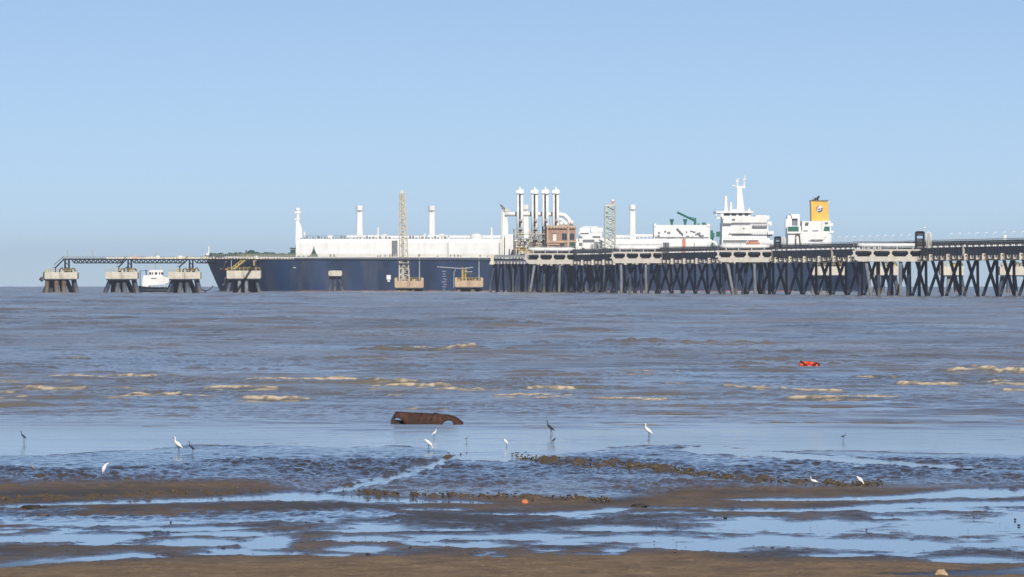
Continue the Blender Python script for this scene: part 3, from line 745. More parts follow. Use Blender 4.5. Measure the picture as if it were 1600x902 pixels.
for a, b_, y, yy in ((1174, 1204, 352.3, 3.4), (1140, 1208, 364, 3.2), (1128, 1208, 373.8, 1.6)):
    mb.beam((X_(a), YS + yy - .3, Z_(y - 1.5)), (X_(b_), YS + yy - .3, Z_(y - 1.5)), .1)
    for px in np.arange(a, b_, 4): mb.beam((X_(px), YS + yy - .3, Z_(y - 1.5)), (X_(px), YS + yy - .3, Z_(y + 1.5)), .08)
mb.build('gallery_railing', GALV, bridge)
# engine casing and funnel
ec = MB()
ec.box(X_(1232), X_(1299.5), YS + 3, YS + 32, ZD, Z_(362)); ec.box(X_(1254), X_(1298), YS + 4, YS + 30, Z_(362), Z_(345.5)); ec.box(X_(1230.5), X_(1252), YS + 2.2, YS + 20, Z_(365), Z_(353.5))
ec.box(X_(1231), X_(1238), YS + 5, YS + 18, Z_(353.5), Z_(337)); ec.box(X_(1237), X_(1250.5), YS + 5, YS + 18, Z_(341.5), Z_(334.5)); ec.box(X_(1247), X_(1250.5), YS + 5, YS + 18, Z_(353.5), Z_(341.5))
ec.box(X_(1228), X_(1231.5), YS + 4, YS + 10, Z_(356), Z_(342)); ec.box(X_(1285), X_(1299), YS + 3.2, YS + 12, Z_(362), Z_(345)); ec.box(X_(1299), X_(1302.5), YS + 4, YS + 12, Z_(353), Z_(349)); ec.box(X_(1297), X_(1303), YS + 2.6, YS + 12, Z_(364.5), Z_(360.5))
ec.prism([(X_(1264), Z_(376)), (X_(1286), Z_(376)), (X_(1292), Z_(369)), (X_(1291), Z_(362.5)), (X_(1250), Z_(362.5)), (X_(1252), Z_(384)), (X_(1264), Z_(384))][::-1], YS + 2.5, YS + 3.1)
casing = ec.build('engine_casing', WHITE, ship)
mb = MB()
for a, b_, c_, d_ in ((1231.5, 1248.3, 361.5, 354.2),): mb.box(X_(a), X_(b_), YS + 2.05, YS + 2.25, Z_(c_), Z_(d_))
mb.prism([(X_(1287), Z_(361)), (X_(1297), Z_(361)), (X_(1297), Z_(354)), (X_(1289), Z_(354))], YS + 3.0, YS + 3.25)
each(mb, 'green_awning', GREEN, casing)
mb = MB()
for a, b_, c_, d_ in ((1259, 1264, 350, 347.5), (1289.5, 1294.5, 350, 347.3), (1270, 1279.5, 361.5, 360), (1256, 1263, 361.5, 360)): mb.box(X_(a), X_(b_), YS + 2.95, YS + 4.05, Z_(c_), Z_(d_))
mb.box(X_(1267), X_(1286), YS + 2.35, YS + 2.55, Z_(376), Z_(374.2)); mb.box(X_(1238), X_(1247), YS + 6, YS + 6.2, Z_(352), Z_(342)); mb.box(X_(1251.5), X_(1253.5), YS + 3.6, YS + 4.2, Z_(362), Z_(347))
each(mb, 'louvre', PIPE, casing)
mb = MB(); mb.tube([(X_(1243.6), YS + 2.7, Z_(384)), (X_(1243.8), YS + 2.7, Z_(369)), (X_(1245), YS + 2.7, Z_(366.5)), (X_(1248), YS + 2.7, Z_(366.5)), (X_(1249.8), YS + 2.7, Z_(370)), (X_(1250.8), YS + 2.7, Z_(384))], .28, 6); mb.build('hose_loop', RUSTP, casing)
fn = MB(); a0 = [(X_(1269.5), Z_(350.5)), (X_(1296.5), Z_(350.5)), (X_(1295), Z_(313.5)), (X_(1268.3), Z_(313.5))]
fn.prism(a0, YS + 7, YS + 20)
funnel = fn.build('funnel', FUNNEL, ship)
mb = MB(); mb.box(X_(1268), X_(1295.8), YS + 6.8, YS + 20.2, Z_(313.6), Z_(312.6)); mb.build('funnel_rim', BLACK, funnel)
mb = MB(); mb.prism([(X_(1268), Z_(313)), (X_(1297.5), Z_(314)), (X_(1296), Z_(317)), (X_(1295), Z_(314.5))], YS + 6.6, YS + 7); mb.build('funnel_corner', WHITE, funnel)
for px, h_, t, m_ in ((1273.5, 308, .5, GALV), (1275.5, 309, .9, BLACK), (1279.5, 306.5, 1.6, BLACK)):
    mb = MB(); mb.tube([(X_(px), YS + 12, Z_(313)), (X_(px), YS + 12, Z_(h_ + 2)), (X_(px) + t * .5, YS + 12, Z_(h_))], .42, 8); mb.build('exhaust_pipe', m_, funnel)
# round funnel emblem: red and dark blue crescents round a white disc
def disc(mb, cx, cz, r, y, a0=0, a1=360, r2=0.0, n=28):
    vs = []
    for k in range(n + 1):
        t = R_(a0 + (a1 - a0) * k / n); vs.append((cx + r * math.cos(t), y, cz + r * math.sin(t))); vs.append((cx + r2 * math.cos(t), y, cz + r2 * math.sin(t)))
    mb.add(vs, [(2 * k, 2 * k + 1, 2 * k + 3, 2 * k + 2) for k in range(n)])
EMW = mat('emblem_white', (0.70, 0.71, 0.76), 0.5, var=.05); EMR = mat('emblem_red', (0.45, 0.19, 0.13), 0.5, var=.05); EMB = mat('emblem_blue', (0.06, 0.075, 0.16), 0.5, var=.05)
cx, cz, r = X_(1281.3), Z_(326.5), 5.4 * S
mb = MB(); disc(mb, cx, cz, r, YS + 6.96, r2=0)
mb.m = 1; disc(mb, cx, cz, r, YS + 6.95, 95, 215, r * .62); mb.m = 2; disc(mb, cx, cz, r, YS + 6.945, 235, 385, r * .55); disc(mb, cx - .1 * r, cz + .12 * r, r * .42, YS + 6.94, 190, 380, r * .1)
mb.build('funnel_emblem', [EMW, EMR, EMB], funnel)
# lifeboat hung at the accommodation side: its own thing
lb = thing('lifeboat', 'faded orange lifeboat hung along the white accommodation block', 'lifeboat', (X_(1176), YS + .6, Z_(384.5)))
mb = MB(); mb.smooth = True
n = 12; vs = []
prof = [(1165.5, .3), (1168, .75), (1172, 1), (1180, 1), (1185, .8), (1187, .5)]
for px, k in prof:
    for j in range(n):
        t = 2 * PI * j / n; vs.append((X_(px), YS + .55 + .9 * k * math.cos(t), Z_(381.2) + (.95 if math.sin(t) > 0 else .85) * k * math.sin(t)))
mb.add(vs, [(i * n + j, i * n + (j + 1) % n, (i + 1) * n + (j + 1) % n, (i + 1) * n + j) for i in range(len(prof) - 1) for j in range(n)] + [tuple(range(n)), tuple((len(prof) - 1) * n + j for j in range(n - 1, -1, -1))])
mb.build('hull', ORANGE, lb)
mb = MB(); mb.box(X_(1170), X_(1183), YS - .3, YS + 1.2, Z_(377.8), Z_(376.6)); mb.build('canopy', ORANGE, lb)
mb = MB()
for px in (1168, 1185): mb.tube([(X_(px), YS + 1.5, Z_(376)), (X_(px), YS + .9, Z_(375)), (X_(px), YS + .5, Z_(377))], .14, 6)
each(mb, 'davit', WHITE, ship)

# ------------------------------------------------------------------ mooring dolphins: concrete cap on raked piles
def dolphin(px0, px1, yt, yb, Y, label, pilespec, capm=CONC, group='concrete mooring dolphins on raked piles', dep=9.0, kit=True, seed=1):
    base = (gx((px0 + px1) / 2, Y), Y, zsea(Y))
    t = thing('mooring_dolphin', label, 'dolphin', base, group)
    s_ = Y / F
    xa, xb = gx(px0, Y), gx(px1, Y); zt, zb = gz(yt, Y), gz(yb, Y)
    mb = MB(); c = .25
    mb.prism([(xa + c, zb), (xb - c, zb), (xb, zb + c), (xb, zt - .12), (xb - .12, zt), (xa + .12, zt), (xa, zt - .12), (xa, zb + c)], Y - dep / 2, Y + dep / 2)
    cap = mb.build('cap', capm, t)
    mb = MB()
    for k in range(2): mb.box(xa + (xb - xa) * (.45 + .05 * k), xa + (xb - xa) * (.46 + .05 * k), Y - dep / 2 - .06, Y - dep / 2 + .1, zb + .2, zt - .1)
    mb.beam((xa + .2, Y - dep / 2 + .05, zb - .25), (xb - .2, Y - dep / 2 + .05, zb - .25), .3)
    mb.build('cap_fixing', PILEB, t)
    for xt, xbm, yo, r, m_ in pilespec:
        x1_, x2_ = gx(xt, Y), gx(xbm, Y)
        p = MB(); z2 = zsea(Y) - 1.5
        f_ = (zb + .1 - z2) / (zb - zsea(Y))
        p.cyl((x1_, Y + yo * .8, zb + .1), (x1_ + (x2_ - x1_) * f_, Y + yo * 1.25, z2), r, n=10); p.build('pile', m_, t)
    if kit:
        rg = random.Random(seed)
        for k in range(4):                       # quick release hooks and their humps
            x = xa + (xb - xa) * (.52 + .12 * k) + rg.uniform(-.2, .2)
            m_ = MB(); m_.tube([(x - .7, Y - 2, zt), (x - .5, Y - 2, zt + rg.uniform(.6, 1.1)), (x + .2, Y - 2, zt + rg.uniform(1.0, 1.7)), (x + .8, Y - 2, zt + .3)], .26, 6); m_.build('mooring_hook', DSTEEL, t)
        m_ = MB()
        for k in np.linspace(0, 1, 9):
            x = xa + .2 + (xb - xa - .4) * k
            m_.beam((x, Y - dep / 2 + .2, zt), (x, Y - dep / 2 + .2, zt + 1.05), .09)
        for z_ in (.55, 1.05): m_.beam((xa + .2, Y - dep / 2 + .2, zt + z_), (xb - .2, Y - dep / 2 + .2, zt + z_), .07)
        m_.build('handrail', YEL, t)
        for k in range(4):
            x = xa + (xb - xa) * rg.uniform(.04, .9); w_ = rg.uniform(.3, .7); h_ = rg.uniform(.3, .9)
            m_ = MB(); m_.box(x, x + w_, Y - 3, Y - 2, zt, zt + h_); m_.build('locker', rg.choice([CREAM, DSTEEL, GALV, YEL]), t)
    return t
YD = 2280.0
def piles_for(a, b, light=()):
    w = b - a
    sp = [(.16, -.02, -2.5, .75, 0), (.22, .20, 2, .8, 0), (.40, .34, -3, .7, 1), (.44, .52, 2.5, .8, 0), (.56, .60, -3, .75, 1), (.62, .80, 1.5, .8, 0), (.86, .92, -2, .75, 0), (.88, .99, -3, .7, 1), (.30, .28, 3.5, .8, 0)]
    return [(a + w * p, a + w * q, y, r, (PILEB if k else PILE)) for p, q, y, r, k in sp]
sp1 = piles_for(71, 122); sp1[2] = (89, 90, -4, .8, RUSTP); sp1[4] = (100.5, 101.5, -4, .8, RUSTP); sp1.append((75, 74, -4, .7, RUSTP)); sp1.append((79, 80, 0, 1.2, PILE))
d1 = dolphin(71, 122, 425.6, 435.8, YD, 'concrete mooring dolphin at the walkway end with rusty piles and black boat fender', sp1, seed=1)
d2 = dolphin(166, 216, 425.3, 435.8, YD, 'concrete mooring dolphin just beside the bow end of the white tug', piles_for(166, 216), seed=2)
d3 = dolphin(264, 314, 425.3, 435.8, YD, 'concrete mooring dolphin between the white tug and the tanker bow', piles_for(264, 314), seed=3)
YD4 = 2330.0
d4 = dolphin(355, 408, 423, 435.3, YD4, 'concrete mooring dolphin in front of the tanker bow with yellow stairs',
             [(362, 356, -3, .62, PILEB), (374.5, 374.5, -4, .62, PILEG), (385.5, 385.5, -4, .62, PILEG), (400, 406, -3, .62, PILEB), (369, 367, 2, .8, PILE), (380, 380, 3, .8, PILE), (391, 394, 2, .8, PILE), (397, 399, 3, .8, PILE)], seed=4)
# black boat fender on the outer dolphin
mb = MB(); x_ = lambda p: gx(p, YD); z_ = lambda p: gz(p, YD)
mb.prism([(x_(62), z_(437)), (x_(66), z_(440.5)), (x_(71), z_(437)), (x_(73), z_(440)), (x_(75), z_(434)), (x_(72), z_(425)), (x_(69), z_(425)), (x_(68), z_(432)), (x_(64), z_(434))], YD - 4, YD - 2)
mb.build('boat_fender', BLACK, d1)
mb = MB()
for k in range(5): mb.box(x_(66.5), x_(70), YD - 4.2, YD - 4.0, z_(428 + k * 2.4), z_(427.4 + k * 2.4))
mb.build('fender_ladder', GALV, d1)
# yellow stairs down to the fourth dolphin
x4 = lambda p: gx(p, YD4); z4 = lambda p: gz(p, YD4)
mb = MB()
for yo in (-1.6, -.4):
    mb.beam((x4(363), YD4 + yo, z4(422.8)), (x4(388), YD4 + yo, z4(403)), .34); mb.beam((x4(363), YD4 + yo, z4(418)), (x4(388), YD4 + yo, z4(398.5)), .14)
    for k in range(6): mb.beam((x4(363 + 5 * k), YD4 + yo, z4(422.8 - 4 * k)), (x4(363 + 5 * k), YD4 + yo, z4(418.3 - 4 * k)), .1)
for k in range(14): mb.box(x4(363 + 1.8 * k), x4(364.6 + 1.8 * k), YD4 - 1.6, YD4 - .4, z4(422.8 - 1.43 * k) - .05, z4(422.8 - 1.43 * k) + .05)
mb.box(x4(385), x4(399), YD4 - 1.8, YD4 + 1, z4(404), z4(403)); mb.beam((x4(397), YD4 - 1.5, z4(423)), (x4(397), YD4 - 1.5, z4(403)), .35)
mb.build('stairs', YEL, d4)
mb = MB()
mb.cyl((x4(400.3), YD4 - 3, z4(423)), (x4(400.3), YD4 - 3, z4(401)), .16, n=6); each(mb, 'lamp_pole', GALV, d4)
mb = MB(); mb.cyl((x4(362), YD4 - 3, z4(423)), (x4(362), YD4 - 3, z4(406)), .14, n=6); each(mb, 'lamp_pole', GALV, d4)
mb = MB(); mb.ball((x4(354), YD4 - 3, z4(421.5)), .8, .8, .4); mb.build('capstan', mat('dull_red_capstan', (.42, .16, .1), .6), d4)
# the two breasting dolphins beside the hull and the little three-legged pile cap
YB = 2600.0
bd1 = dolphin(617, 662, 438.8, 449.5, YB, 'low warm concrete dolphin under the tall lattice tower', [(624 + 10.5 * k, 623.5 + 11 * k, -3 + 2 * (k % 2), .95, PILEB) for k in range(4)] + [(628 + 11 * k, 629 + 11 * k, 3, 1.0, PILE) for k in range(3)], CONCW, 'low breasting dolphins beside the tanker', seed=6)
bd2 = dolphin(711, 755, 438.5, 448.5, YB, 'low warm concrete dolphin carrying a small yellow jib crane', [(717 + 10.5 * k, 716.5 + 11 * k, -3 + 2 * (k % 2), .95, PILEB) for k in range(4)] + [(721 + 11 * k, 722 + 11 * k, 3, 1.0, PILE) for k in range(3)], CONCW, 'low breasting dolphins beside the tanker', seed=8)
xB = lambda p: gx(p, YB); zB = lambda p: gz(p, YB)
for t_, a, b_ in ((bd1, 617, 662), (bd2, 711, 755)):
    for q in (0, 1):
        m_ = MB(); xx = xB(a if q == 0 else b_ - 4); m_.box(xx, xx + 4 * YB / F, YB - 4.4, YB - 3.2, zB(438.8), zB(434.3)); m_.build('fender_panel', CONCW, t_)
    m_ = MB(); m_.cyl((xB(b_ - 6.5), YB - 3, zB(438)), (xB(b_ - 6.5), YB - 3, zB(403)), .22, .16, 6); m_.build('lamp_pole', GALV, t_)
m_ = MB(); m_.cyl((xB(709), YB - 3, zB(450)), (xB(709.5), YB - 3, zB(426)), .16, .14, 6); m_.beam((xB(709.5), YB - 3, zB(426)), (xB(712), YB - 3, zB(421)), .2); m_.build('ladder_pole', GALV, bd2)
t3 = thing('pile_cap', 'small rounded concrete cap on three splayed piles standing alone before the hull', 'dolphin', (xB(524), YB, zsea(YB)))
mb = MB(); mb.smooth = False
mb.prism([(xB(515), zB(431.5)), (xB(533), zB(431.5)), (xB(534.6), zB(429.5)), (xB(534.6), zB(425)), (xB(533), zB(423)), (xB(515), zB(423)), (xB(513.4), zB(425)), (xB(513.4), zB(429.5))], YB - 2.2, YB + 2.2); mb.build('cap', CONC, t3)
for a, b_ in ((518, 514.8), (523.3, 523), (529, 535)):
    m_ = MB(); m_.cyl((xB(a), YB, zB(431)), (xB(b_ + (b_ - a) * .1), YB, zB(458.5)), .62, n=10); m_.build('pile', PILEB, t3)
# jib crane on the second breasting dolphin
jc = thing('jib_crane', 'small yellow jib crane with long thin boom on a low concrete dolphin', 'crane', (xB(724), YB, zB(438.4)))
mb = MB()
for p in (722.5, 728): mb.beam((xB(p), YB - 1, zB(438.4)), (xB(p), YB - 1, zB(418)), .42)
for k in range(4): mb.beam((xB(722.5), YB - 1, zB(436 - 4 * k)), (xB(728), YB - 1, zB(432 - 4 * k)), .2)
mb.build('mast', YEL, jc)
mb = MB(); mb.beam((xB(683), YB - 1.4, zB(417.5)), (xB(729), YB - 1.4, zB(420.5)), .3); mb.beam((xB(725), YB - 1.4, zB(420.3)), (xB(739), YB - 1.4, zB(418)), .34); mb.beam((xB(725), YB - 1.4, zB(425.5)), (xB(738), YB - 1.4, zB(425)), .28); mb.build('boom', GALV, jc)
mb = MB(); mb.box(xB(733), xB(740), YB - 2, YB, zB(438.4), zB(433)); mb.box(xB(729), xB(738), YB - 2, YB, zB(430), zB(426.3)); each(mb, 'winch', DSTEEL, jc)
def lattice(mb, corners0, corners1, n, w, wb):
    """square lattice: four legs between two rings, with bracing on each face"""
    A = [Vector(c) for c in corners0]; B = [Vector(c) for c in corners1]
    for a, b_ in zip(A, B): mb.beam(a, b_, w)
    for k in range(n):
        t0, t1 = k / n, (k + 1) / n
        for i in range(4):
            j = (i + 1) % 4
            p, q = A[i].lerp(B[i], t0), A[j].lerp(B[j], t1)
            p2, q2 = A[j].lerp(B[j], t0), A[i].lerp(B[i], t1)
            mb.beam(p, q, wb)
            if k % 2 == 0: mb.beam(p2, q2, wb)
            mb.beam(q2, q, wb)
def ring(xa, xb, ya, yb, z): return [(xa, ya, z), (xb, ya, z), (xb, yb, z), (xa, yb, z)]
tw = thing('lattice_tower', 'tall slender cream lattice tower on a low dolphin before the white cargo cover', 'tower', (xB(631), YB, zB(438.7)))
mb = MB(); lattice(mb, ring(xB(624), xB(639.5), YB - 2.5, YB + .8, zB(438.7)), ring(xB(625), xB(632), YB - 1.6, YB + .1, zB(301)), 15, .34, .17); mb.build('tower_frame', CREAM, tw)
mb = MB(); mb.box(xB(625), xB(632.3), YB - 1.8, YB + .3, zB(302), zB(300.5)); mb.box(xB(626), xB(630.5), YB - 1.5, YB, zB(300.5), zB(297.5)); mb.build('lamp_head', CREAM, tw)
mb = MB(); mb.beam((xB(629.5), YB - 1, zB(438)), (xB(628.8), YB - 1, zB(305)), .75); mb.box(xB(622.5), xB(625), YB - 1.5, YB, zB(337), zB(333)); mb.build('cable_ladder', WHITE2, tw)
mb = MB(); mb.box(xB(622), xB(642), YB - 3, YB + 1.2, zB(404.5), zB(403.4)); mb.box(xB(622), xB(641), YB - 3, YB + 1.2, zB(412.5), zB(411.6)); each(mb, 'landing', DSTEEL, tw)

# ------------------------------------------------------------------ walkway on towers, from the outer dolphin past the bow to the jetty head
xw = lambda p: gx(p, YD); zw = lambda p: gz(p, YD)
wk = thing('walkway_bridge', 'thin steel truss walkway running over the dolphins past the tanker bow', 'walkway', (xw(260), YD, zw(405)))
mb = MB()
wy = lambda p: YD + max(0, (p - 330)) * .62         # bears away towards the jetty head
def wp(p, y):                                       # point over a column, on the slanting walkway line, at a fixed height
    Y = wy(p); return Vector((gx(p, Y), Y, gz(y, YD) + zsea(Y) - zsea(YD) + (Y - YD) * .0012))
cols = list(np.arange(99, 770, 6.0))
for a, b_ in zip(cols[:-1], cols[1:]):
    for o_ in (0, 1.6):
        mb.beam(wp(a, 405.2) + Vector((0, o_, 0)), wp(b_, 405.2) + Vector((0, o_, 0)), .34)
mb.build('deck', DSTEEL, wk)
for a, b_ in ((112, 193), (206, 292), (303, 342)):
    m_ = MB(); n_ = int((b_ - a) / 6.7)
    for o_ in (0, 1.6):
        ov = Vector((0, o_, 0))
        m_.beam(wp(a + 4, 411) + ov, wp(b_ - 3, 411) + ov, .26)
        for k in range(n_):
            p0, p1, p2 = a + (b_ - a) * k / n_, a + (b_ - a) * (k + .5) / n_, a + (b_ - a) * (k + 1) / n_
            m_.beam(wp(p0, 405.4) + ov, wp(p1, 411) + ov, .22); m_.beam(wp(p1, 411) + ov, wp(p2, 405.4) + ov, .22)
    m_.build('truss_span', DSTEEL, wk)
mb = MB()
for p in np.arange(99, 765, 3.4): mb.beam(wp(p, 405), wp(p, 400.6), .1)
for y in (400.6, 402.8):
    for a, b_ in zip(cols[:-1], cols[1:]): mb.beam(wp(a, y), wp(b_, y), .1)
mb.build('handrail', GALV, wk)
mb = MB(); rg = random.Random(3)
for p in np.arange(168, 460, 4.6):
    w_ = rg.uniform(1.2, 2.6); c_ = wp(p, 404.6) + Vector((0, -.25, 0)); h_ = rg.uniform(.35, .75)
    mb.box(c_.x - w_ * .2, c_.x + w_ * .2, c_.y, c_.y + .4, c_.z, c_.z + h_)
each(mb, 'cable_tray', CREAM, wk)
for p in (211, 282, 400, 247):
    m_ = MB(); c_ = wp(p, 404.5); m_.box(c_.x - .6, c_.x + .6, c_.y - .3, c_.y + .5, c_.z, c_.z + 1.0); m_.build('junction_box', WHITE2 if p != 211 else mat('pale_pink_box', (.6, .38, .34), .6), wk)
mb = MB()
for a, b_ in ((101.5, 107.5), (200, 205), (296, 301)):
    m_ = MB()
    for p in (a, b_):
        for yo in (0, 1.6): m_.beam((xw(p), YD + yo, zw(425.5)), (xw(p), YD + yo, zw(405))  , .36)
    for y in (410, 417): m_.beam((xw(a), YD, zw(y)), (xw(b_), YD, zw(y + 4)), .2)
    m_.build('support_tower', DSTEEL, wk)
for a, b_, c_ in ((100, 87, 418.5), (198, 186, 417), (294, 281, 416.5)):
    m_ = MB(); m_.beam((xw(a), YD - .5, zw(405.2)), (xw(b_), YD - .5, zw(c_)), .3); m_.beam((xw(a), YD - 1.5, zw(405.2)), (xw(b_), YD - 1.5, zw(c_)), .3)
    m_.box(xw(b_ - 4), xw(b_ + 1), YD - 1.6, YD - .4, zw(c_), zw(c_ - .8)); m_.beam((xw(b_), YD - 1, zw(c_)), (xw(b_), YD - 1, zw(425.6)), .3); m_.beam((xw(a + 2), YD - 1, zw(413)), (xw(b_ + 16), YD - 1, zw(425.6)), .2)
    m_.beam((xw(a), YD - 1, zw(400.8)), (xw(b_ - 3), YD - 1, zw(c_ - 4)), .12); m_.build('stair_flight', DSTEEL, wk)
for p, h in ((105.7, 391), (144, 390), (243.5, 394)):
    solo(MB().cyl((xw(p), YD, zw(405)), (xw(p), YD, zw(h)), .13, .1, 6).box(xw(p - 1.2), xw(p + .4), YD - .15, YD + .15, zw(h + .4), zw(h - .4)), 'lamp_post', GALV,
         {105.7: 'slender lamp post above the outermost dolphin', 144: 'slender lamp post midway along the first walkway span', 243.5: 'slender lamp post on the walkway over the white tug'}[p], 'lamp', (xw(p), YD, zw(405)))

# ------------------------------------------------------------------ tug
YT = 2340.0
xt = lambda p: gx(p, YT); zt_ = lambda p: gz(p, YT)
tg = thing('tugboat', 'white tugboat with dark hull moored between two dolphins', 'tug', (xt(245), YT, zsea(YT)))
mb = MB(); mb.smooth = True
vs = []; hp = [(217, .5, 447), (222, 2.2, 447.5), (230, 3, 448.5), (245, 3.2, 449.3), (260, 3, 448.8), (270, 2.2, 446.5), (275, .6, 444)]
for p, hb, yt_ in hp:
    for sgn in (-1, 1):
        for k, (zz, f_) in enumerate(((zsea(YT) - .8, .6), (zsea(YT) + .3, .9), (zt_(yt_), 1.05))):
            vs.append((xt(p), YT + sgn * hb * f_, zz))
n = 6
fs = []
for i in range(len(hp) - 1):
    for k in range(2): fs += [(i * n + k, (i + 1) * n + k, (i + 1) * n + k + 1, i * n + k + 1), (i * n + 3 + k, i * n + 4 + k, (i + 1) * n + 4 + k, (i + 1) * n + 3 + k)]
    fs.append((i * n + 2, (i + 1) * n + 2, (i + 1) * n + 5, i * n + 5))
mb.add(vs, fs); mb.build('hull', mat('dark_teal_hull', (.02, .035, .05), .5, var=.3), tg)
mb = MB(); mb.tube([(xt(p), YT - hb * 1.08 - .05, zt_(yt_ + .6)) for p, hb, yt_ in hp], .2, 6); mb.build('rubbing_fender', BLACK, tg)
mb = MB()
mb.prism([(xt(223), zt_(449.3)), (xt(231), zt_(449.3)), (xt(234), zt_(446)), (xt(234.5), zt_(434)), (xt(232), zt_(430)), (xt(225), zt_(430.5)), (xt(223.5), zt_(436))], YT - 2.7, YT + 2.4)
mb.prism([(xt(234), zt_(446)), (xt(258), zt_(444.5)), (xt(264), zt_(441.5)), (xt(266), zt_(435.5)), (xt(256), zt_(432)), (xt(234), zt_(432))], YT - 2.3, YT + 2.3)
mb.build('deckhouse', WHITE, tg)
mb = MB(); mb.prism([(xt(233.2), zt_(432.2)), (xt(254.5), zt_(432.2)), (xt(256), zt_(424)), (xt(253), zt_(422)), (xt(236), zt_(422)), (xt(232.5), zt_(424.5))], YT - 1.9, YT + 1.9); wh = mb.build('wheelhouse', WHITE, tg)
mb = MB()
for a, b_ in ((233.6, 236.8), (238, 239.6), (242.5, 246), (249, 250.7), (252.3, 255.3)): mb.box(xt(a), xt(b_), YT - 1.96, YT - 1.8, zt_(429.3), zt_(425.6))
each(mb, 'window', GLASS, wh)
mb = MB(); mb.beam((xt(243), YT, zt_(422)), (xt(243), YT, zt_(412.5)), .22); mb.box(xt(239.5), xt(246.5), YT - .3, YT + .3, zt_(416.6), zt_(415.4)); mb.box(xt(250.5), xt(253), YT - .3, YT + .3, zt_(422), zt_(416)); mb.build('mast', GALV, tg)
mb = MB(); mb.box(xt(218.5), xt(232), YT - .1, YT + .1, zt_(423.7), zt_(423)); mb.beam((xt(219), YT, zt_(447)), (xt(219), YT, zt_(423)), .18); mb.beam((xt(229), YT, zt_(430)), (xt(228), YT, zt_(421.5)), .25); mb.build('towing_gantry', PILEB, tg)
mb = MB()
for p in (238, 250, 258, 262): mb.ball((xt(p), YT - 3.3, zt_(448.2)), .35, .3, .4)
each(mb, 'tyre_fender', GALV, tg)
mb = MB(); mb.box(xt(236), xt(245), YT - 2.36, YT - 2.2, zt_(436), zt_(434.5)); mb.build('deck_opening', PIPE, tg)
# mooring lines from the bow
for i, (a, b_, c_, d_, lb_) in enumerate(((353, 409, 338, 419, 'upper pale mooring line sagging from the tanker bow'), (352, 434.5, 343, 443.5, 'lower pale mooring line sagging from the tanker bow'))):
    p0 = Vector((gx(a, 2320), 2320, gz(b_, 2320))); p1 = Vector((gx(c_, YS - 60), YS - 30, gz(d_, YS - 30)))
    pts = [p0.lerp(p1, k / 10) - Vector((0, 0, 1.4 * math.sin(PI * k / 10))) for k in range(11)]
    o = MB().tube(pts, .16, 6).build('mooring_line', ROPE); tag(o, lb_, 'rope', 'mooring lines off the bow')
p0 = Vector((gx(314, YD), YD, gz(452, YD))); p1 = Vector((gx(333, YD + 120), YD + 120, gz(447, YD + 120)))
o = MB().tube([p0.lerp(p1, k / 8) - Vector((0, 0, 1.0 * math.sin(PI * k / 8))) for k in range(9)], .2, 6).build('mooring_line', PILEB)
tag(o, 'dark slack line hanging between the tanker stem and the nearest dolphin', 'rope')

# ------------------------------------------------------------------ the trestle pier
def pl(Y): return 417.3 - .168 * Y                 # left face of the pier
PD = Vector((-.168, 1, 0)).normalized(); PN = Vector((1, .168, 0)).normalized()   # along, and across to the right
pier = thing('trestle_pier', 'long dark trestle pier on crossed piles running out from the right to the jetty head', 'pier', (pl(1850), 1850, zsea(1850)))
def pp(Y, uu, z):                                  # distance, metres to the right of the left face, height over the sea
    return Vector((pl(Y), Y, z + zsea(Y))) + PN * uu
bents = []
Y = 1480.0
while Y < 2440: bents.append(Y); Y += 19.6
piles = []; caps = []; brk = []; dots = []; rposts = []
for i, Yb in enumerate(bents):
    rg = random.Random(i)
    near_loop = any(0 < Yb - q < 52 for q in (1845, 2036, 2204, 2361))
    j = rg.uniform(-.25, .25)
    piles.append((pp(Yb, .2 + j, 9.3), pp(Yb, 3.3 + j, -1.2), .43, PILE, Yb)); piles.append((pp(Yb + .9, 2.6 + j, 9.3), pp(Yb + .9, -1.1 + j, -1.2), .43, PILE, Yb)); piles.append((pp(Yb + 1.8, 3.2 + j, 9.3), pp(Yb + 1.8, 3.35 + j, -1.2), .40, PILEB if i % 3 == 1 else PILE, Yb))
    if Yb > 2180: piles.append((pp(Yb + 7, .4, 9.3), pp(Yb + 7, .2 + rg.uniform(-1, 1), -1.2), .42, PILEB if i % 2 else PILE, Yb))
    caps.append((Yb, near_loop))
    for k in range(3): brk.append((Yb + 6.5 * k, k)); dots.append(Yb + 6.5 * k + .6); dots.append(Yb + 6.5 * k + 2.6)
piles.sort(key=lambda p: p[4])
rest = {}
for k, (a, b_, r, m_, Yb) in enumerate(piles):
    if k < 100: MB().cyl(a, b_, r, n=8).build('pile', m_, pier)
    else: rest.setdefault('all', MB()); rest['all'].m = 0 if m_ is PILE else 1; rest['all'].cyl(a, b_, r, n=8)
if rest: o = rest['all'].build('far_pile', [PILE, PILEB], pier); o['kind'] = 'stuff'
def pbox(mb, Ya, Yb, u0, u1, z0, z1):
    c = [pp(Ya, u0, z0), pp(Ya, u1, z0), pp(Yb, u1, z0), pp(Yb, u0, z0)]
    d = [pp(Ya, u0, z1), pp(Ya, u1, z1), pp(Yb, u1, z1), pp(Yb, u0, z1)]
    mb.add(c + d, [(3, 2, 1, 0), (4, 5, 6, 7), (0, 1, 5, 4), (1, 2, 6, 5), (2, 3, 7, 6), (3, 0, 4, 7)])
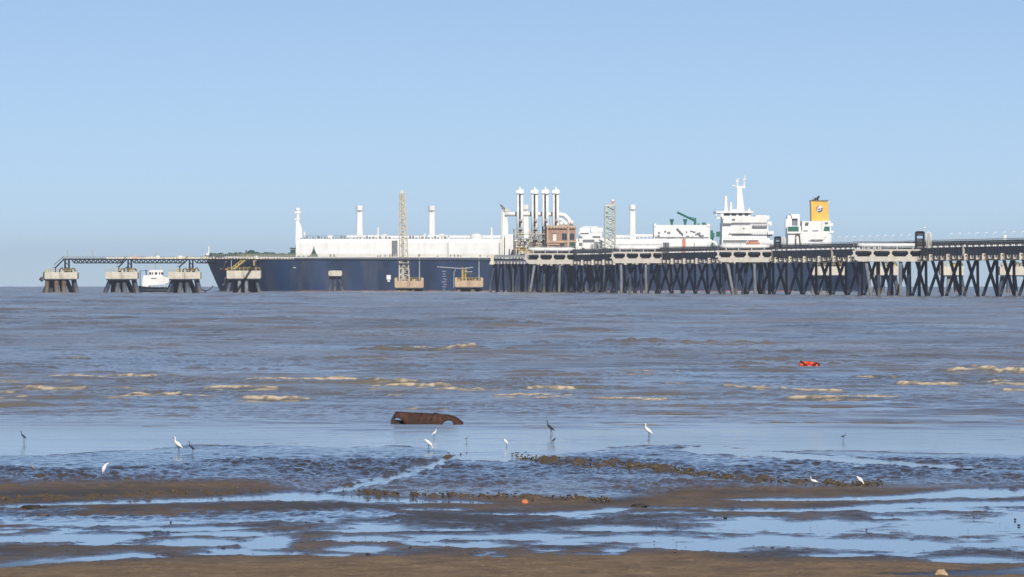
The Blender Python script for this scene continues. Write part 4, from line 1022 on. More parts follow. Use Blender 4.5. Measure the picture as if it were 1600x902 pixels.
for Yb, nl in caps:
    mb = MB(); pbox(mb, Yb - .7, Yb + .9, -1.0, 4.6, 9.15, 10.4); mb.build('pile_cap', CONCG if int(Yb) % 3 else CONC, pier)
    mb = MB(); pbox(mb, Yb + .02, Yb + 19.58, .25, 1.05, 10.45, 12.5); pbox(mb, Yb + .02, Yb + 19.58, 3.4, 4.2, 10.45, 12.5)
    pbox(mb, Yb + .02, Yb + 19.58, .12, 4.4, 12.5, 12.72)
    for k in range(6): pbox(mb, Yb + 1.5 + 3.2 * k, Yb + 1.75 + 3.2 * k, .1, .25, 10.6, 12.4)
    mb.build('girder_span', GIRD, pier)
lim = 100; extra = MB()
for k, (Yb, q) in enumerate(brk):
    mb = MB() if k < lim else extra
    pbox(mb, Yb - .25, Yb + .55, -.85, .2, 9.35 if q == 0 else 9.2 + .2 * q, 10.9 if q == 0 else 10.44)
    if k < lim: mb.build('bearing_bracket', CONCG if (k * 7) % 3 else CREAM, pier)
o = extra.build('far_bracket', CONCG, pier); o['kind'] = 'stuff'
extra = MB()
def in_loop(Y): return any(-3 < Y - q < 48 for q in (1845, 2036, 2204, 2361))
n_ = 0
for Yd in dots:
    if in_loop(Yd): continue
    if Yd > 2140 and n_ > 90: continue
    mb = MB() if n_ < 100 else extra
    mb.cyl(pp(Yd, -.38, 12.85), pp(Yd + .4, -.38, 12.85), .23, n=8); n_ += 1
    if n_ <= 100: mb.build('pipe_shoe', WHITE, pier)
if extra.v: o = extra.build('far_shoe', WHITE, pier); o['kind'] = 'stuff'
for uu, z_, r, m_ in ((.45, 13.25, .42, PIPE), (1.4, 13.3, .5, GIRD), (2.4, 13.2, .35, PIPE), (.2, 13.95, .2, DSTEEL), (.3, 12.98, .16, GALV)):
    mb = MB(); mb.cyl(pp(1480, uu, z_), pp(2440, uu, z_ + .3), r, n=8); mb.build('pipeline', m_, pier)
k = 0; extra = MB()
Yp = 1482.0
while Yp < 2435:
    mb = MB() if k < 100 else extra
    if mb is extra: mb.m = 0
    mb.beam(pp(Yp, -.15, 12.6), pp(Yp, -.15, 14.55), .11); mb.beam(pp(Yp, -.15, 13.75), pp(Yp + 2.2, -.15, 14.5), .07)
    if k < 100: mb.build('rail_post', CREAM if k % 3 else YEL, pier)
    k += 1; Yp += 3.3 if Yp < 1900 else 5.2
if extra.v: o = extra.build('far_rail_post', CREAM, pier); o['kind'] = 'stuff'
mb = MB()
for z_ in (13.75, 14.55): mb.beam(pp(1480, -.15, z_), pp(2438, -.15, z_), .1)
mb.build('handrail', GALV, pier)
for k, (Ya, h_) in enumerate(((1700, 3.2), (1952, 3.4), (1795, 2.4), (1905, 2.3))):
    m_ = MB(); m_.beam(pp(Ya, -.6, 12.6 - h_), pp(Ya, -.6, 13.0), .4); m_.beam(pp(Ya, -.6, 13.0), pp(Ya, .6, 13.0), .3); m_.build('drain_pipe', CONCG, pier)
# lamps along the rail
lamp = None
Yl = 1545.0; k = 0
while Yl < 2010:
    b_ = pp(Yl, .1, 12.7)
    if lamp is None:
        lamp = thing('lamp_post', 'thin white gooseneck lamp post standing along the pier railing', 'lamp', b_, 'gooseneck lamps along the pier railing')
        MB().tube([b_, b_ + Vector((0, 0, 3.1)), b_ + Vector((.12, 0, 3.35)), b_ + Vector((.45, 0, 3.5))], .055, 6).build('post', WHITE, lamp)
        MB().box(b_.x + .35, b_.x + .85, b_.y - .12, b_.y + .12, b_.z + 3.42, b_.z + 3.56).build('lamp_head', WHITE, lamp)
    elif not (0 < Yl - 1820 < 18): dup(lamp, b_)
    k += 1; Yl += 9.6
# ------------------------------------------------------------------ expansion loop platforms off the side of the pier
def loop_platform(px0, px1, yt, yb, Y, label, seed):
    xa, xb = gx(px0, Y), gx(px1, Y); zs_ = zsea(Y)
    t = thing('loop_platform', label, 'platform', ((xa + xb) / 2, Y, zs_), 'concrete pipe loop platforms off the pier')
    s_ = Y / F
    zt, zb = gz(yt, Y), gz(yb, Y); hgt = zt - zb; wd = xb - xa; dep = 7.0
    slabz = zb + hgt * .40
    mb = MB(); mb.prism([(xa + 1.0, zb), (xb - .3, zb), (xb, zb + .3), (xb, slabz), (xa, slabz), (xa, zb + .7)], Y, Y + dep); mb.build('slab', CONCG, t)
    for f0 in (-.03, .235, .50, .765, .97):
        xc = xa + wd * f0 + .5
        m_ = MB(); m_.prism([(xc - .75, slabz), (xc + .75, slabz), (xc + .75, slabz + .3), (xc + .3, slabz + .55), (xc + .22, zt - .75), (xc + .6, zt - .42), (xc - .6, zt - .42), (xc - .22, zt - .75), (xc - .3, slabz + .55), (xc - .75, slabz + .3)], Y + .02, Y + .9); m_.build('post', CONCG, t)
    m_ = MB(); m_.box(xa + .1, xb, Y, Y + .9, zt - .42, zt); m_.build('top_beam', CONCG, t)
    m_ = MB(); m_.box(xa + 1, xb - .1, Y + 2.0, Y + dep - .2, slabz, zt - .5); m_.build('dark_infill', DSTEEL, t)  # dark block filling the bays behind the posts
    # the pipe loop: a long white lagged pipe lying across, ends bent back to the pier
    zp = zt + 6.2 * s_; r = 3.0 * s_
    m_ = MB(); x0, x1 = xa + wd * .06, xb - wd * .06
    pts = [(x0 + .6, Y + 5.5, zp), (x0 + .15, Y + 3.2, zp)] + [(x0 + .3, Y + 2.0, zp), (x0 + 1.2, Y + 1.2, zp), (x1 - 1.2, Y + 1.2, zp), (x1 - .3, Y + 2.0, zp), (x1 - .15, Y + 3.2, zp), (x1 - .6, Y + 5.5, zp)]
    m_.tube(pts, r, 12); m_.build('pipe_loop', STAINL, t)
    m_ = MB(); m_.tube([(x0 + .4, Y + 4, zp - .2), (x0 + 1.6, Y + 2.9, zp + .1), (x1 - 1.6, Y + 2.9, zp + .1), (x1 - .4, Y + 4, zp - .2)], r * .8, 10); m_.build('pipe_loop', PIPE, t)
    m_ = MB()
    for f0 in (.15, .38, .62, .85): m_.box(xa + wd * f0 - .15, xa + wd * f0 + .15, Y + .7, Y + 4, zt, zp - r * .5)
    each(m_, 'pipe_support', GALV, t)
    m_ = MB()
    for f0 in np.linspace(0.01, .99, 8): m_.beam((xa + wd * f0, Y + dep - .3, zt - .3), (xa + wd * f0, Y + dep - .3, zp + 1.0), .09)
    m_.beam((xa, Y + dep - .3, zp + 1.0), (xb, Y + dep - .3, zp + 1.0), .1); m_.build('handrail', GALV, t)
    rg = random.Random(seed)
    for k, f0 in enumerate((.10, .17, .36, .56, .67, .80, .95)):
        m_ = MB(); dx = rg.uniform(-2.2, 2.2) if k % 2 else rg.uniform(-.4, .4)
        m_.cyl((xa + wd * f0, Y + (1.0 if k in (1, 4) else 4.5), zb + .1), (xa + wd * f0 + dx, Y + (1.0 if k in (1, 4) else 5.5), zs_ - 1.2), .44, n=10); m_.build('pile', PILEG if k in (1, 4) else (PILEB if k == 2 else PILE), t)
    return t
loop_platform(1335, 1443, 389.5, 408.7, 1846, 'pale concrete loop platform nearest on the pier, widest of the four, bare sky behind', 1)
loop_platform(1122, 1207, 391.5, 409.8, 2036, 'pale concrete loop platform under the tanker bridge house', 2)
loop_platform(957, 1035, 393.5, 411.3, 2204, 'pale concrete loop platform between the white lattice gangway tower and the machinery house', 3)
loop_platform(822, 901, 396, 412.8, 2361, 'pale concrete loop platform below the pinkish control building', 4)
# guard frames standing on the pier
def frame_tower(px0, px1, y0, y1, Y, label, seed):
    xa, xb, za, zb = gx(px0, Y), gx(px1, Y), gz(y1, Y), gz(y0, Y)
    t = thing('valve_tower', label, 'tower', ((xa + xb) / 2, Y, za))
    w = xb - xa; m_ = MB()
    for x in (xa, xa + w * .5): 
        for yo in (0, 2): m_.beam((x, Y + yo, za), (x, Y + yo, zb), .3)
    for z in (zb, zb - .8, za + (zb - za) * .35): m_.beam((xa, Y, z), (xa + w * .5, Y, z), .3)
    m_.box(xa + .1, xa + w * .5 - .1, Y + .2, Y + 1.8, zb - .55, zb); m_.build('frame', DSTEEL, t)
    m_ = MB(); m_.box(xa + .25, xa + w * .45, Y + .9, Y + 1.8, za, za + (zb - za) * .6); m_.build('cabinet', PILEB, t)
    m_ = MB(); m_.tube([(xa + w * .68, Y, za), (xa + w * .66, Y, zb - .6), (xa + w * .76, Y, zb - .05), (xa + w * .92, Y, zb - .3), (xa + w * .95, Y, za)], .2, 8); m_.build('goose_pipe', WHITE2, t)
    m_ = MB(); m_.beam((xa + w * .8, Y, zb - .6), (xa + w * .8, Y, za), .35); m_.build('riser', PALEGREEN, t)
    if seed == 1:
        m_ = MB(); m_.beam((xa + w * .5, Y, zb), (xa + w * .52, Y, zb + .9), .12); m_.ball((xa + w * .54, Y, zb + 1.05), .35, .3, .25); m_.build('beacon', WHITE, t)
    return t
frame_tower(1431.5, 1456, 362.5, 388, 1822, 'tall dark frame with white gooseneck pipes beside the nearest loop platform', 1)
frame_tower(1211, 1228, 370.5, 388, 2024, 'small dark frame with pale pipes between the bridge house and the funnel block', 2)
m_ = MB(); c_ = pp(1757, 1, 14.6); m_.ball((c_.x, c_.y, c_.z + .45), .5, .35, .45)
m_.box(c_.x - .5, c_.x + .3, c_.y - .4, c_.y + .3, c_.z - .6, c_.z + .2); solo(m_, 'valve_cover', WHITE, 'small white cover standing on the pier railing', 'cover', c_)

# ------------------------------------------------------------------ jetty head with its loading gear
YJ = 2480.0
xj = lambda p: gx(p, YJ); zj = lambda p: gz(p, YJ)
jh = thing('jetty_head', 'broad dark jetty head on a thicket of raked piles alongside the tanker', 'jetty', (xj(840), YJ, zsea(YJ)))
mb = MB(); mb.box(xj(768), xj(966), YJ, YJ + 34, zj(411.5), zj(404.5)); mb.build('deck_slab', DSTEEL, jh)
mb = MB(); mb.box(xj(770), xj(824), YJ - .5, YJ - .02, zj(412.5), zj(408)); mb.build('edge_beam', GIRD, jh)
mb = MB()
for p in np.arange(772, 822, 5.2): mb.box(xj(p), xj(p + 1.7), YJ - .9, YJ - .5, zj(412.8), zj(409))
each(mb, 'edge_bracket', CONCG, jh)
mb = MB()
for p in np.arange(774, 820, 4.8): mb.box(xj(p), xj(p + 2.2), YJ - .7, YJ - .04, zj(404), zj(402.7))
each(mb, 'pipe_shoe', WHITE, jh)
mb = MB()
for p in np.arange(768, 966, 3): mb.beam((xj(p), YJ - .2, zj(404.5)), (xj(p), YJ - .2, zj(399.8)), .1)
for y in (399.8, 402): mb.beam((xj(768), YJ - .2, zj(y)), (xj(965), YJ - .2, zj(y)), .1)
mb.build('handrail', GALV, jh)
mb = MB(); mb.box(xj(766.5), xj(771.5), YJ - 1, YJ + 1, zj(413.5), zj(398)); mb.box(xj(765), xj(769.5), YJ - 1.4, YJ + .8, zj(413.5), zj(409.5)); mb.build('corner_post', CREAM, jh)
for y, r, m_ in ((401.5, .35, PIPE), (399.8, .3, GIRD), (407, .35, DSTEEL)):
    mb = MB(); mb.cyl((xj(772), YJ + 1 + r, zj(y)), (xj(960), YJ + 1 + r, zj(y)), r, n=8); mb.build('pipeline', m_, jh)
rg = random.Random(9); k = 0
for row, yo in enumerate((1.5, 9, 18, 28)):
    for p in np.arange(773, 962, 10.5 if row else 9.5):
        dx = rg.choice([-1.6, -.8, 0, 0, .8, 1.6]); 
        if k == 0: dx = -2.2
        pm = MB(); pm.cyl((xj(p + rg.uniform(-2, 2)), YJ + yo, zj(411)), (xj(p) + dx, YJ + yo + rg.uniform(-1.5, 1.5), zsea(YJ) - 1.2), .42, n=8)
        if k < 100: pm.build('pile', PILEB if (row == 0 and k % 3 == 0) or k == 0 else PILE, jh)
        k += 1
# loading arms
def arm(px, label, tall):
    t = thing('loading_arm', label, 'loading arm', (xj(px), YJ + 12, zj(404.5)), 'white marine loading arms on the jetty head')
    Y = YJ + 12; x = lambda p: gx(p, Y); z = lambda p: gz(p, Y)
    def tb(name, m_, pts, r, n=10): MB().tube([(x(a), Y + o, z(b_)) for a, b_, o in pts], r, n).build(name, m_, t)
    tb('riser', STAINL, [(px + 1, 404.5, 0), (px + 1, 362, 0)], .8)
    tb('inboard_arm', STAINL, [(px - 3.2, 372, -1.5), (px - 3.0, 301, -1.5)], .50)
    tb('outboard_arm', WHITE, [(px + 3.1, 377, -.5), (px + 2.9, 340, -.5), (px + 2.9, 300, -.5)], .62)
    tb('dark_gap_rod', DSTEEL, [(px - .1, 385, -1.6), (px - .5, 304, -1.6)], .36, 6)  # dark rod set in front to draw the shaded gap between the tubes
    m_ = MB(); m_.cyl((x(px - 3.1), Y - 2.4, z(299.8)), (x(px - 3.1), Y + 1, z(299.8)), .72, n=12); m_.cyl((x(px + 2.6), Y - 1.6, z(299.5)), (x(px + 2.6), Y + 1, z(299.5)), .9, n=12); each(m_, 'swivel_drum', WHITE, t)
    m_ = MB(); m_.tube([(x(px + .2), Y - .8, z(299)), (x(px + .5), Y - .8, z(295.5)), (x(px - .4), Y - .8, z(291.8))], [.55, .4, .12], 8); m_.build('vent_tip', WHITE, t)
    m_ = MB(); m_.box(x(px - 4.5), x(px + 4), Y - 1.9, Y + .6, z(346), z(342)); m_.box(x(px - 2.5), x(px + 4.2), Y - 1.9, Y + .6, z(359), z(355)); m_.box(x(px - 3.8), x(px + 3), Y - 2, Y + .6, z(372), z(368)); each(m_, 'swivel_joint', GALV, t)
    m_ = MB(); m_.beam((x(px - 5), Y - 1, z(404)), (x(px - 2), Y - 1, z(365)), .35); m_.beam((x(px + 6), Y - 1, z(404)), (x(px + 3), Y - 1, z(365)), .35); m_.beam((x(px - 4.4), Y - 1, z(394)), (x(px + 5), Y - 1, z(384)), .25); m_.beam((x(px - 3.5), Y - 1, z(384)), (x(px + 4.3), Y - 1, z(374)), .25); m_.build('pedestal', CREAM, t)
    return t
for px, lb_ in ((812.4, 'white loading arm standing apart, nearest the tanker bow'), (835.3, 'white loading arm just aft of the pale tank vent'), (852, 'white loading arm rising over the edge of the control building with a dark stair behind'), (868.3, 'white loading arm rising over the roof of the control building')):
    arm(px, lb_, 1)
# white pipe gantry
g = thing('pipe_gantry', 'white overhead pipe on a tall post curving down beyond the loading arms', 'pipe gantry', (xj(789), YJ + 15, zj(404.5)))
Yg = YJ + 15; xg = lambda p: gx(p, Yg); zg = lambda p: gz(p, Yg)
m_ = MB(); m_.prism([(xg(786), zg(404)), (xg(792.5), zg(404)), (xg(794), zg(352)), (xg(791), zg(328)), (xg(786.5), zg(328)), (xg(785.5), zg(352))], Yg - 1, Yg + 1); m_.build('post', WHITE, g)
m_ = MB(); m_.tube([(xg(789), Yg - 1, zg(334.8)), (xg(806), Yg - 1, zg(334.8)), (xg(874), Yg - 1, zg(335)), (xg(882), Yg - 1, zg(336.5)), (xg(888), Yg - 1, zg(342)), (xg(892), Yg - 1, zg(350)), (xg(892.5), Yg - 1, zg(357))], .78, 10); m_.build('overhead_pipe', WHITE, g)
m_ = MB(); m_.tube([(xg(870), Yg - 2, zg(343)), (xg(878), Yg - 2, zg(344)), (xg(884), Yg - 2, zg(349)), (xg(885), Yg - 2, zg(357))], .62, 8); m_.build('branch_pipe', WHITE, g)
m_ = MB()
for p, y in ((877, 349.5), (884, 349.5), (893.5, 347.8)): m_.ball((xg(p), Yg - 3, zg(y)), .75, .7, .75)
each(m_, 'valve_dome', WHITE, g)
m_ = MB(); m_.box(xg(788), xg(796), Yg - 1.5, Yg - .5, zg(330.5), zg(326.5)); m_.box(xg(783.5), xg(786), Yg - 1.2, Yg - .5, zg(400), zg(323)); each(m_, 'head_block', CREAM, g)
m_ = MB(); m_.beam((xg(784), Yg - 2, zg(323)), (xg(782), Yg - 2, zg(320)), .35); m_.beam((xg(784), Yg - 2, zg(322)), (xg(789), Yg - 2, zg(327)), .3); m_.build('jib_tip', RUSTP, g)
solo(MB().box(xg(789), xg(802), Yg - 3, Yg, zg(404.5), zg(366.3)), 'switch_cabin', WHITE, 'plain white cabin at the foot of the tall white gantry post', 'cabin', (xg(795), Yg - 1.5, zg(404.5)))
# valve and pipe clutter below the arms
mf = thing('pipe_manifold', 'tangle of cream and dark valve pipework with yellow rails under the loading arms', 'pipework', (xj(830), YJ + 6, zj(404.5)))
rg = random.Random(77)
for k in range(34):
    p = rg.uniform(803, 850); y = rg.uniform(368, 400); L_ = rg.uniform(3, 12); Yc = YJ + rg.uniform(3, 9); m_ = MB()
    xx, zz = gx(p, Yc), gz(y, Yc)
    if k % 3 == 0: m_.cyl((xx, Yc, zz), (xx + L_ * .22, Yc, zz), rg.uniform(.15, .4), n=8)
    elif k % 3 == 1: m_.cyl((xx, Yc, zj(404)), (xx, Yc, zz), rg.uniform(.12, .3), n=8)
    else: m_.tube([(xx, Yc, zj(404)), (xx, Yc, zz), (xx + .5, Yc, zz + .5), (xx + L_ * .18, Yc, zz + .5)], rg.uniform(.12, .28), 6)
    m_.build('pipe_run', rg.choice([CREAM, CREAM, GIRD, DSTEEL, GALV, PILEG]), mf)
for k in range(12):
    p = rg.uniform(803, 850); y = rg.uniform(376, 402); w_ = rg.uniform(.5, 1.7); h_ = rg.uniform(.5, 1.6); Yc = YJ + rg.uniform(2, 5); m_ = MB()
    xx, zz = gx(p, Yc), gz(y, Yc); m_.box(xx, xx + w_, Yc, Yc + 1, zz, zz + h_); m_.box(xx + w_ * .4, xx + w_ * .55, Yc + .3, Yc + .5, zj(404.4), zz); m_.build('valve_body', rg.choice([DSTEEL, GIRD, CREAM, DGREEN]), mf)
m_ = MB()
for p in np.arange(822, 846, 2.4): m_.beam((xj(p), YJ + 1, zj(404)), (xj(p), YJ + 1, zj(393)), .14)
for y in (393, 397, 392): m_.beam((xj(822), YJ + 1, zj(y)), (xj(845), YJ + 1, zj(y)), .14)
m_.beam((xj(834), YJ + .8, zj(393)), (xj(843), YJ + .8, zj(384)), .3); m_.beam((xj(843), YJ + .8, zj(384)), (xj(846), YJ + .8, zj(392)), .3); m_.box(xj(833), xj(842), YJ + .8, YJ + 1.4, zj(391), zj(387)); m_.build('yellow_rail', YEL, mf)
m_ = MB(); 
for y in (378, 388): m_.box(xj(803), xj(852), YJ + 6, YJ + 8, zj(y), zj(y - 1.2))
each(m_, 'grating', DSTEEL, mf)
for k in range(7):
    m_ = MB(); p = 803 + k * 8.0; m_.beam((gx(p, YJ + 2.5), YJ + 2.5, zj(404.4)), (gx(p, YJ + 2.5), YJ + 2.5, gz(358 + 9 * (k % 3), YJ + 2.5)), .3); m_.build('frame_column', CREAM if k % 2 else RUSTP, mf)
for k, (y, m2) in enumerate(((366, CREAM), (374, GALV), (383, RUSTP), (391, YEL))):
    m_ = MB(); Yq = YJ + 2.2
    m_.beam((gx(802 + 2 * k, Yq), Yq, gz(y, Yq)), (gx(852, Yq), Yq, gz(y, Yq)), .24); m_.beam((gx(802 + 2 * k, Yq), Yq, gz(y - 3.4, Yq)), (gx(852, Yq), Yq, gz(y - 3.4, Yq)), .1)
    for q in np.arange(803, 852, 3.1): m_.beam((gx(q, Yq), Yq, gz(y, Yq)), (gx(q, Yq), Yq, gz(y - 3.4, Yq)), .1)
    m_.build('service_deck', m2, mf)
for k in range(16):
    p = rg.uniform(902, 944); y = rg.uniform(380, 400); Yq = YJ + 3; m_ = MB()
    if k % 2: m_.beam((gx(p, Yq), Yq, zj(404.4)), (gx(p, Yq), Yq, gz(y - 6, Yq)), .22)
    else: m_.cyl((gx(p, Yq), Yq, gz(y, Yq)), (gx(min(948, p + rg.uniform(4, 14)), Yq), Yq, gz(y, Yq)), rg.uniform(.15, .3), n=8)
    m_.build('pipe_run', rg.choice([GIRD, PALEGREEN, DSTEEL, GALV, RUSTP]), mf)
# control building
YC = YJ + 5
xc_ = lambda p: gx(p, YC); zc_ = lambda p: gz(p, YC)
cb = thing('control_building', 'two storey rusty pink control building with flat roof beside the loading arms', 'building', (xc_(877), YC, zj(404.5)))
m_ = MB(); m_.box(xc_(855.5), xc_(899.5), YC, YC + 9, zj(404.5), zc_(357)); wall = m_.build('wall', BRICK, cb)
m_ = MB(); m_.box(xc_(854), xc_(901), YC - .6, YC + 9.6, zc_(357.2), zc_(352.6)); m_.box(xc_(854), xc_(901), YC - .35, YC - .02, zc_(379.5), zc_(376.8)); each(m_, 'roof_slab', CONCW, cb)
m_ = MB(); m_.box(xc_(886.3), xc_(889.6), YC - .7, YC, zj(404.5), zc_(352)); m_.box(xc_(854.2), xc_(856.2), YC - .3, YC, zj(404.5), zc_(357)); m_.box(xc_(898.6), xc_(900.4), YC - .3, YC, zc_(378), zc_(357)); each(m_, 'pilaster', CONCW, cb)
for a, b_ in ((878.3, 885.4), (890.6, 897)):
    m_ = MB(); m_.box(xc_(a), xc_(b_), YC - .06, YC + .05, zc_(374.5), zc_(365)); w_ = m_.build('window', GLASS, cb)
    m_ = MB()
    for f_ in (0, .5, 1): m_.box(xc_(a + (b_ - a) * f_) - .07, xc_(a + (b_ - a) * f_) + .07, YC - .12, YC - .061, zc_(374.5), zc_(365))
    for y in (374.7, 369.5, 365): m_.box(xc_(a), xc_(b_), YC - .16, YC - .121, zc_(y) - .06, zc_(y) + .06)
    m_.build('frame', GIRD, w_)
m_ = MB(); m_.box(xc_(864), xc_(869.3), YC - .08, YC + .05, zc_(376.5), zc_(366)); m_.build('door', WHITE2, cb)
m_ = MB(); m_.box(xc_(863.5), xc_(870), YC - .25, YC, zc_(365.6), zc_(364.6)); m_.build('door_canopy', GIRD, cb)
rg = random.Random(5)
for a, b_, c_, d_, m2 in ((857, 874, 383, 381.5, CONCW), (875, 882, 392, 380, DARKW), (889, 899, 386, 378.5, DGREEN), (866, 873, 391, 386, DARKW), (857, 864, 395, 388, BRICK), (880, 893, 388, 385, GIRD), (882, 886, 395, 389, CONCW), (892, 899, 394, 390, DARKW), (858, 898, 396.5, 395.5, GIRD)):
    m_ = MB(); yo = rg.uniform(.1, .6); m_.box(xc_(a), xc_(b_), YC - yo, YC - .03, zc_(c_), zc_(d_)); m_.build('wall_patch', m2, cb)  # the near-black patches are opening shade put into the colour
m_ = MB()
for k in range(9):
    p = 858 + k * 4.6; m_.box(xc_(p), xc_(p + 1.4), YC - .9, YC - .65, zc_(357 - rg.uniform(0, 1)), zc_(355.2))
each(m_, 'roof_fixing', GIRD, cb)
m_ = MB()
for k in range(5):
    za, zb = 400 - k * 9, 391 - k * 9
    a, b_ = (848.5, 855) if k % 2 == 0 else (855, 848.5)
    m_.beam((xc_(a), YC + 1, zc_(za)), (xc_(b_), YC + 1, zc_(zb)), .55); m_.box(xc_(847.5), xc_(855.5), YC + .5, YC + 2, zc_(zb), zc_(zb - .9))
for p in (848, 854.5): m_.beam((xc_(p), YC + 1.5, zj(404.5)), (xc_(p), YC + 1.5, zc_(354)), .35)
m_.build('outside_stair', DSTEEL, cb)
# gangway tower: pale lattice with a small dome
gt = thing('gangway_tower', 'pale green lattice gangway tower with a white domed head beside the control building', 'tower', (xj(953), YJ + 4, zj(404.5)))
Yt = YJ + 4
m_ = MB(); lattice(m_, ring(gx(945.5, Yt), gx(961, Yt), Yt, Yt + 3.5, zj(404.5)), ring(gx(945.5, Yt), gx(961, Yt), Yt, Yt + 3.5, gz(321, Yt)), 10, .42, .26); m_.build('tower_frame', PALEGREEN, gt)
m_ = MB(); m_.prism([(gx(944.5, Yt), gz(323, Yt)), (gx(961.5, Yt), gz(323, Yt)), (gx(961.5, Yt), gz(318.5, Yt)), (gx(950, Yt), gz(319.5, Yt)), (gx(945, Yt), gz(322, Yt))], Yt - .2, Yt + 3.6); m_.build('head_deck', PALEGREEN, gt)
m_ = MB(); m_.box(gx(955.5, Yt), gx(959, Yt), Yt + .5, Yt + 2, gz(319, Yt), gz(314.5, Yt)); m_.build('lamp_neck', ORANGE, gt)
m_ = MB(); m_.ball((gx(957.3, Yt), Yt + 1.2, gz(313.7, Yt)), .8, .8, .5); m_.build('dome', WHITE, gt)
rg = random.Random(31)
for k in range(12):
    p = rg.uniform(947, 957); y = rg.uniform(328, 396); m_ = MB(); m_.box(gx(p, Yt), gx(p + rg.uniform(1.5, 4), Yt), Yt + 1, Yt + 2.5, gz(y + rg.uniform(1, 3), Yt), gz(y, Yt)); m_.build('landing', rg.choice([PALEGREEN, WHITE2, GALV]), gt)
gg = thing('folded_gangway', 'cluttered folded gangway of brown and pale steel at the foot of the lattice gangway tower', 'gangway', (xj(938), YJ + 5, zj(404.5)))
for k in range(14):
    a, b_, c_, d_ = rg.uniform(930, 946), rg.uniform(930, 950), rg.uniform(374, 402), rg.uniform(374, 402)
    m_ = MB(); m_.beam((gx(a, Yt), Yt - .5 + k * .1, gz(c_, Yt)), (gx(b_, Yt), Yt - .5 + k * .1, gz(d_, Yt)), rg.uniform(.15, .35)); m_.build('strut', rg.choice([RUSTP, PALEGREEN, GIRD, CREAM]), gg)
m_ = MB(); m_.box(gx(929, Yt), gx(966, Yt), Yt - 1, Yt + 4, zj(404.4), gz(402.8, Yt)); m_.build('base_frame', GIRD, gg)
# ------------------------------------------------------------------ dolphins beyond the pier
YR = 2290.0
for k, (a, b_, lb_) in enumerate(((1268, 1321, 'concrete mooring dolphin seen through the pier piles below the funnel'), (1365, 1402, 'concrete mooring dolphin seen through the piles of the nearest loop platform'),
                                  (1468, 1505, 'concrete mooring dolphin seen through bare pier piles right of the dark frame tower'), (1561, 1606, 'concrete mooring dolphin seen through the pier piles at the frame edge'))):
    dolphin(a, b_, 416.5, 430, YR, lb_, [(a + 5, a + 1, -2, .7, PILEB), (a + 14, a + 13, -3, .7, PILEG if k == 2 else PILEB), (a + 24, a + 27, 2, .75, PILEB), (b_ - 5, b_, -2, .7, PILEB)], CONC, 'mooring dolphins beyond the pier', seed=20 + k)
# ------------------------------------------------------------------ things in the shallows: rusty wreck, red float
def shell(top, bot, nx, px0, px1, base, Y, bulge, mats, name, label, cat):
    """curved rusted plate: front face bulges towards the sea's edge, then rolls over the top to the back"""
    s_ = Y / F; mb = MB(); mb.smooth = True; vs = []; nt = 9
    x_ = np.linspace(px0, px1, nx)
    zt = np.interp(x_, [p[0] for p in top], [p[1] for p in top]); zb = np.interp(x_, [p[0] for p in bot], [p[1] for p in bot])
    for lay in (0, 1):
        for i in range(nx):
            for k in range(nt):
                t = k / (nt - 1); front = min(1, t / .6); back = max(0, (t - .6) / .4)
                zz = zb[i] + (zt[i] - zb[i]) * math.sin(front * PI / 2)
                yo = -bulge * math.cos(front * PI / 2) * (1 - .5 * (zb[i] - 0) / .4) + back * bulge * .9
                zz -= back * back * .16
                dn = .018 * math.sin(i * 1.3) * math.sin(k * 1.1)
                vs.append((gx(x_[i], Y), Y + yo + lay * .02 + dn, max(zz - lay * .02, -.1) + zsea(Y)))
    n1 = nx * nt; fs = []
    for i in range(nx - 1):
        for k in range(nt - 1):
            a = i * nt + k
            fs.append((a, a + nt, a + nt + 1, a + 1)); fs.append((n1 + a, n1 + a + 1, n1 + a + nt + 1, n1 + a + nt))
    for i in range(nx - 1):
        fs.append((i * nt, n1 + i * nt, n1 + (i + 1) * nt, (i + 1) * nt)); a = i * nt + nt - 1; fs.append((a, a + nt, n1 + a + nt, n1 + a))
    for k in range(nt - 1):
        fs.append((k, k + 1, n1 + k + 1, n1 + k)); a = (nx - 1) * nt + k; fs.append((a, n1 + a, n1 + a + 1, a + 1))
    mb.add(vs, fs)
    return mb
YW = gy(661)
rust = mat('red_brown_rust', (0.042, 0.016, 0.010), 0.85, var=.45, scale=7, stain=(0.11, 0.045, 0.024), stain_amt=.6, stain_scale=6)
rustd = mat('dark_wet_rust', (0.022, 0.014, 0.012), 0.6, var=.3, scale=8)
k_ = YW / F
H_ = lambda y: (661 - y) * k_
wr = thing('rusty_wreck', 'long curled rust brown steel plate lying half sunk at the water edge', 'wreck', (gx(667, YW), YW, zsea(YW)))
top = [(617, H_(644.3)), (625, H_(643.6)), (640, H_(645)), (657, H_(646)), (664, H_(645.5)), (670, H_(647)), (685, H_(647)), (695, H_(647.8)), (705, H_(649)), (712, H_(652)), (724, H_(660.5))]
bot = [(617, H_(651)), (623, H_(652)), (629, H_(656)), (634, -.06), (690, -.06), (694, H_(658)), (700, H_(656)), (705.5, H_(656)), (708, H_(659.5)), (710, -.06), (724, -.06)]
shell(top, bot, 60, 617, 724, 661, YW, .26, None, None, None, None).build('plate', rust, wr)
m_ = MB(); x_ = lambda p: gx(p, YW)
z0 = zsea(YW)
m_.prism([(x_(610.5), z0 - .05), (x_(616.5), z0 - .05), (x_(617.5), z0 + H_(652)), (x_(619.5), z0 + H_(645)), (x_(617), z0 + H_(644.5)), (x_(611), z0 + H_(655))], YW - .1, YW + .12)
m_.build('bent_end', rustd, wr)
m_ = MB(); m_.prism([(x_(614), z0 - .05), (x_(635), z0 - .05), (x_(631), z0 + H_(657)), (x_(617), z0 + H_(656))], YW - .04, YW + .1); m_.build('inner_rib', rustd, wr)
m_ = MB()
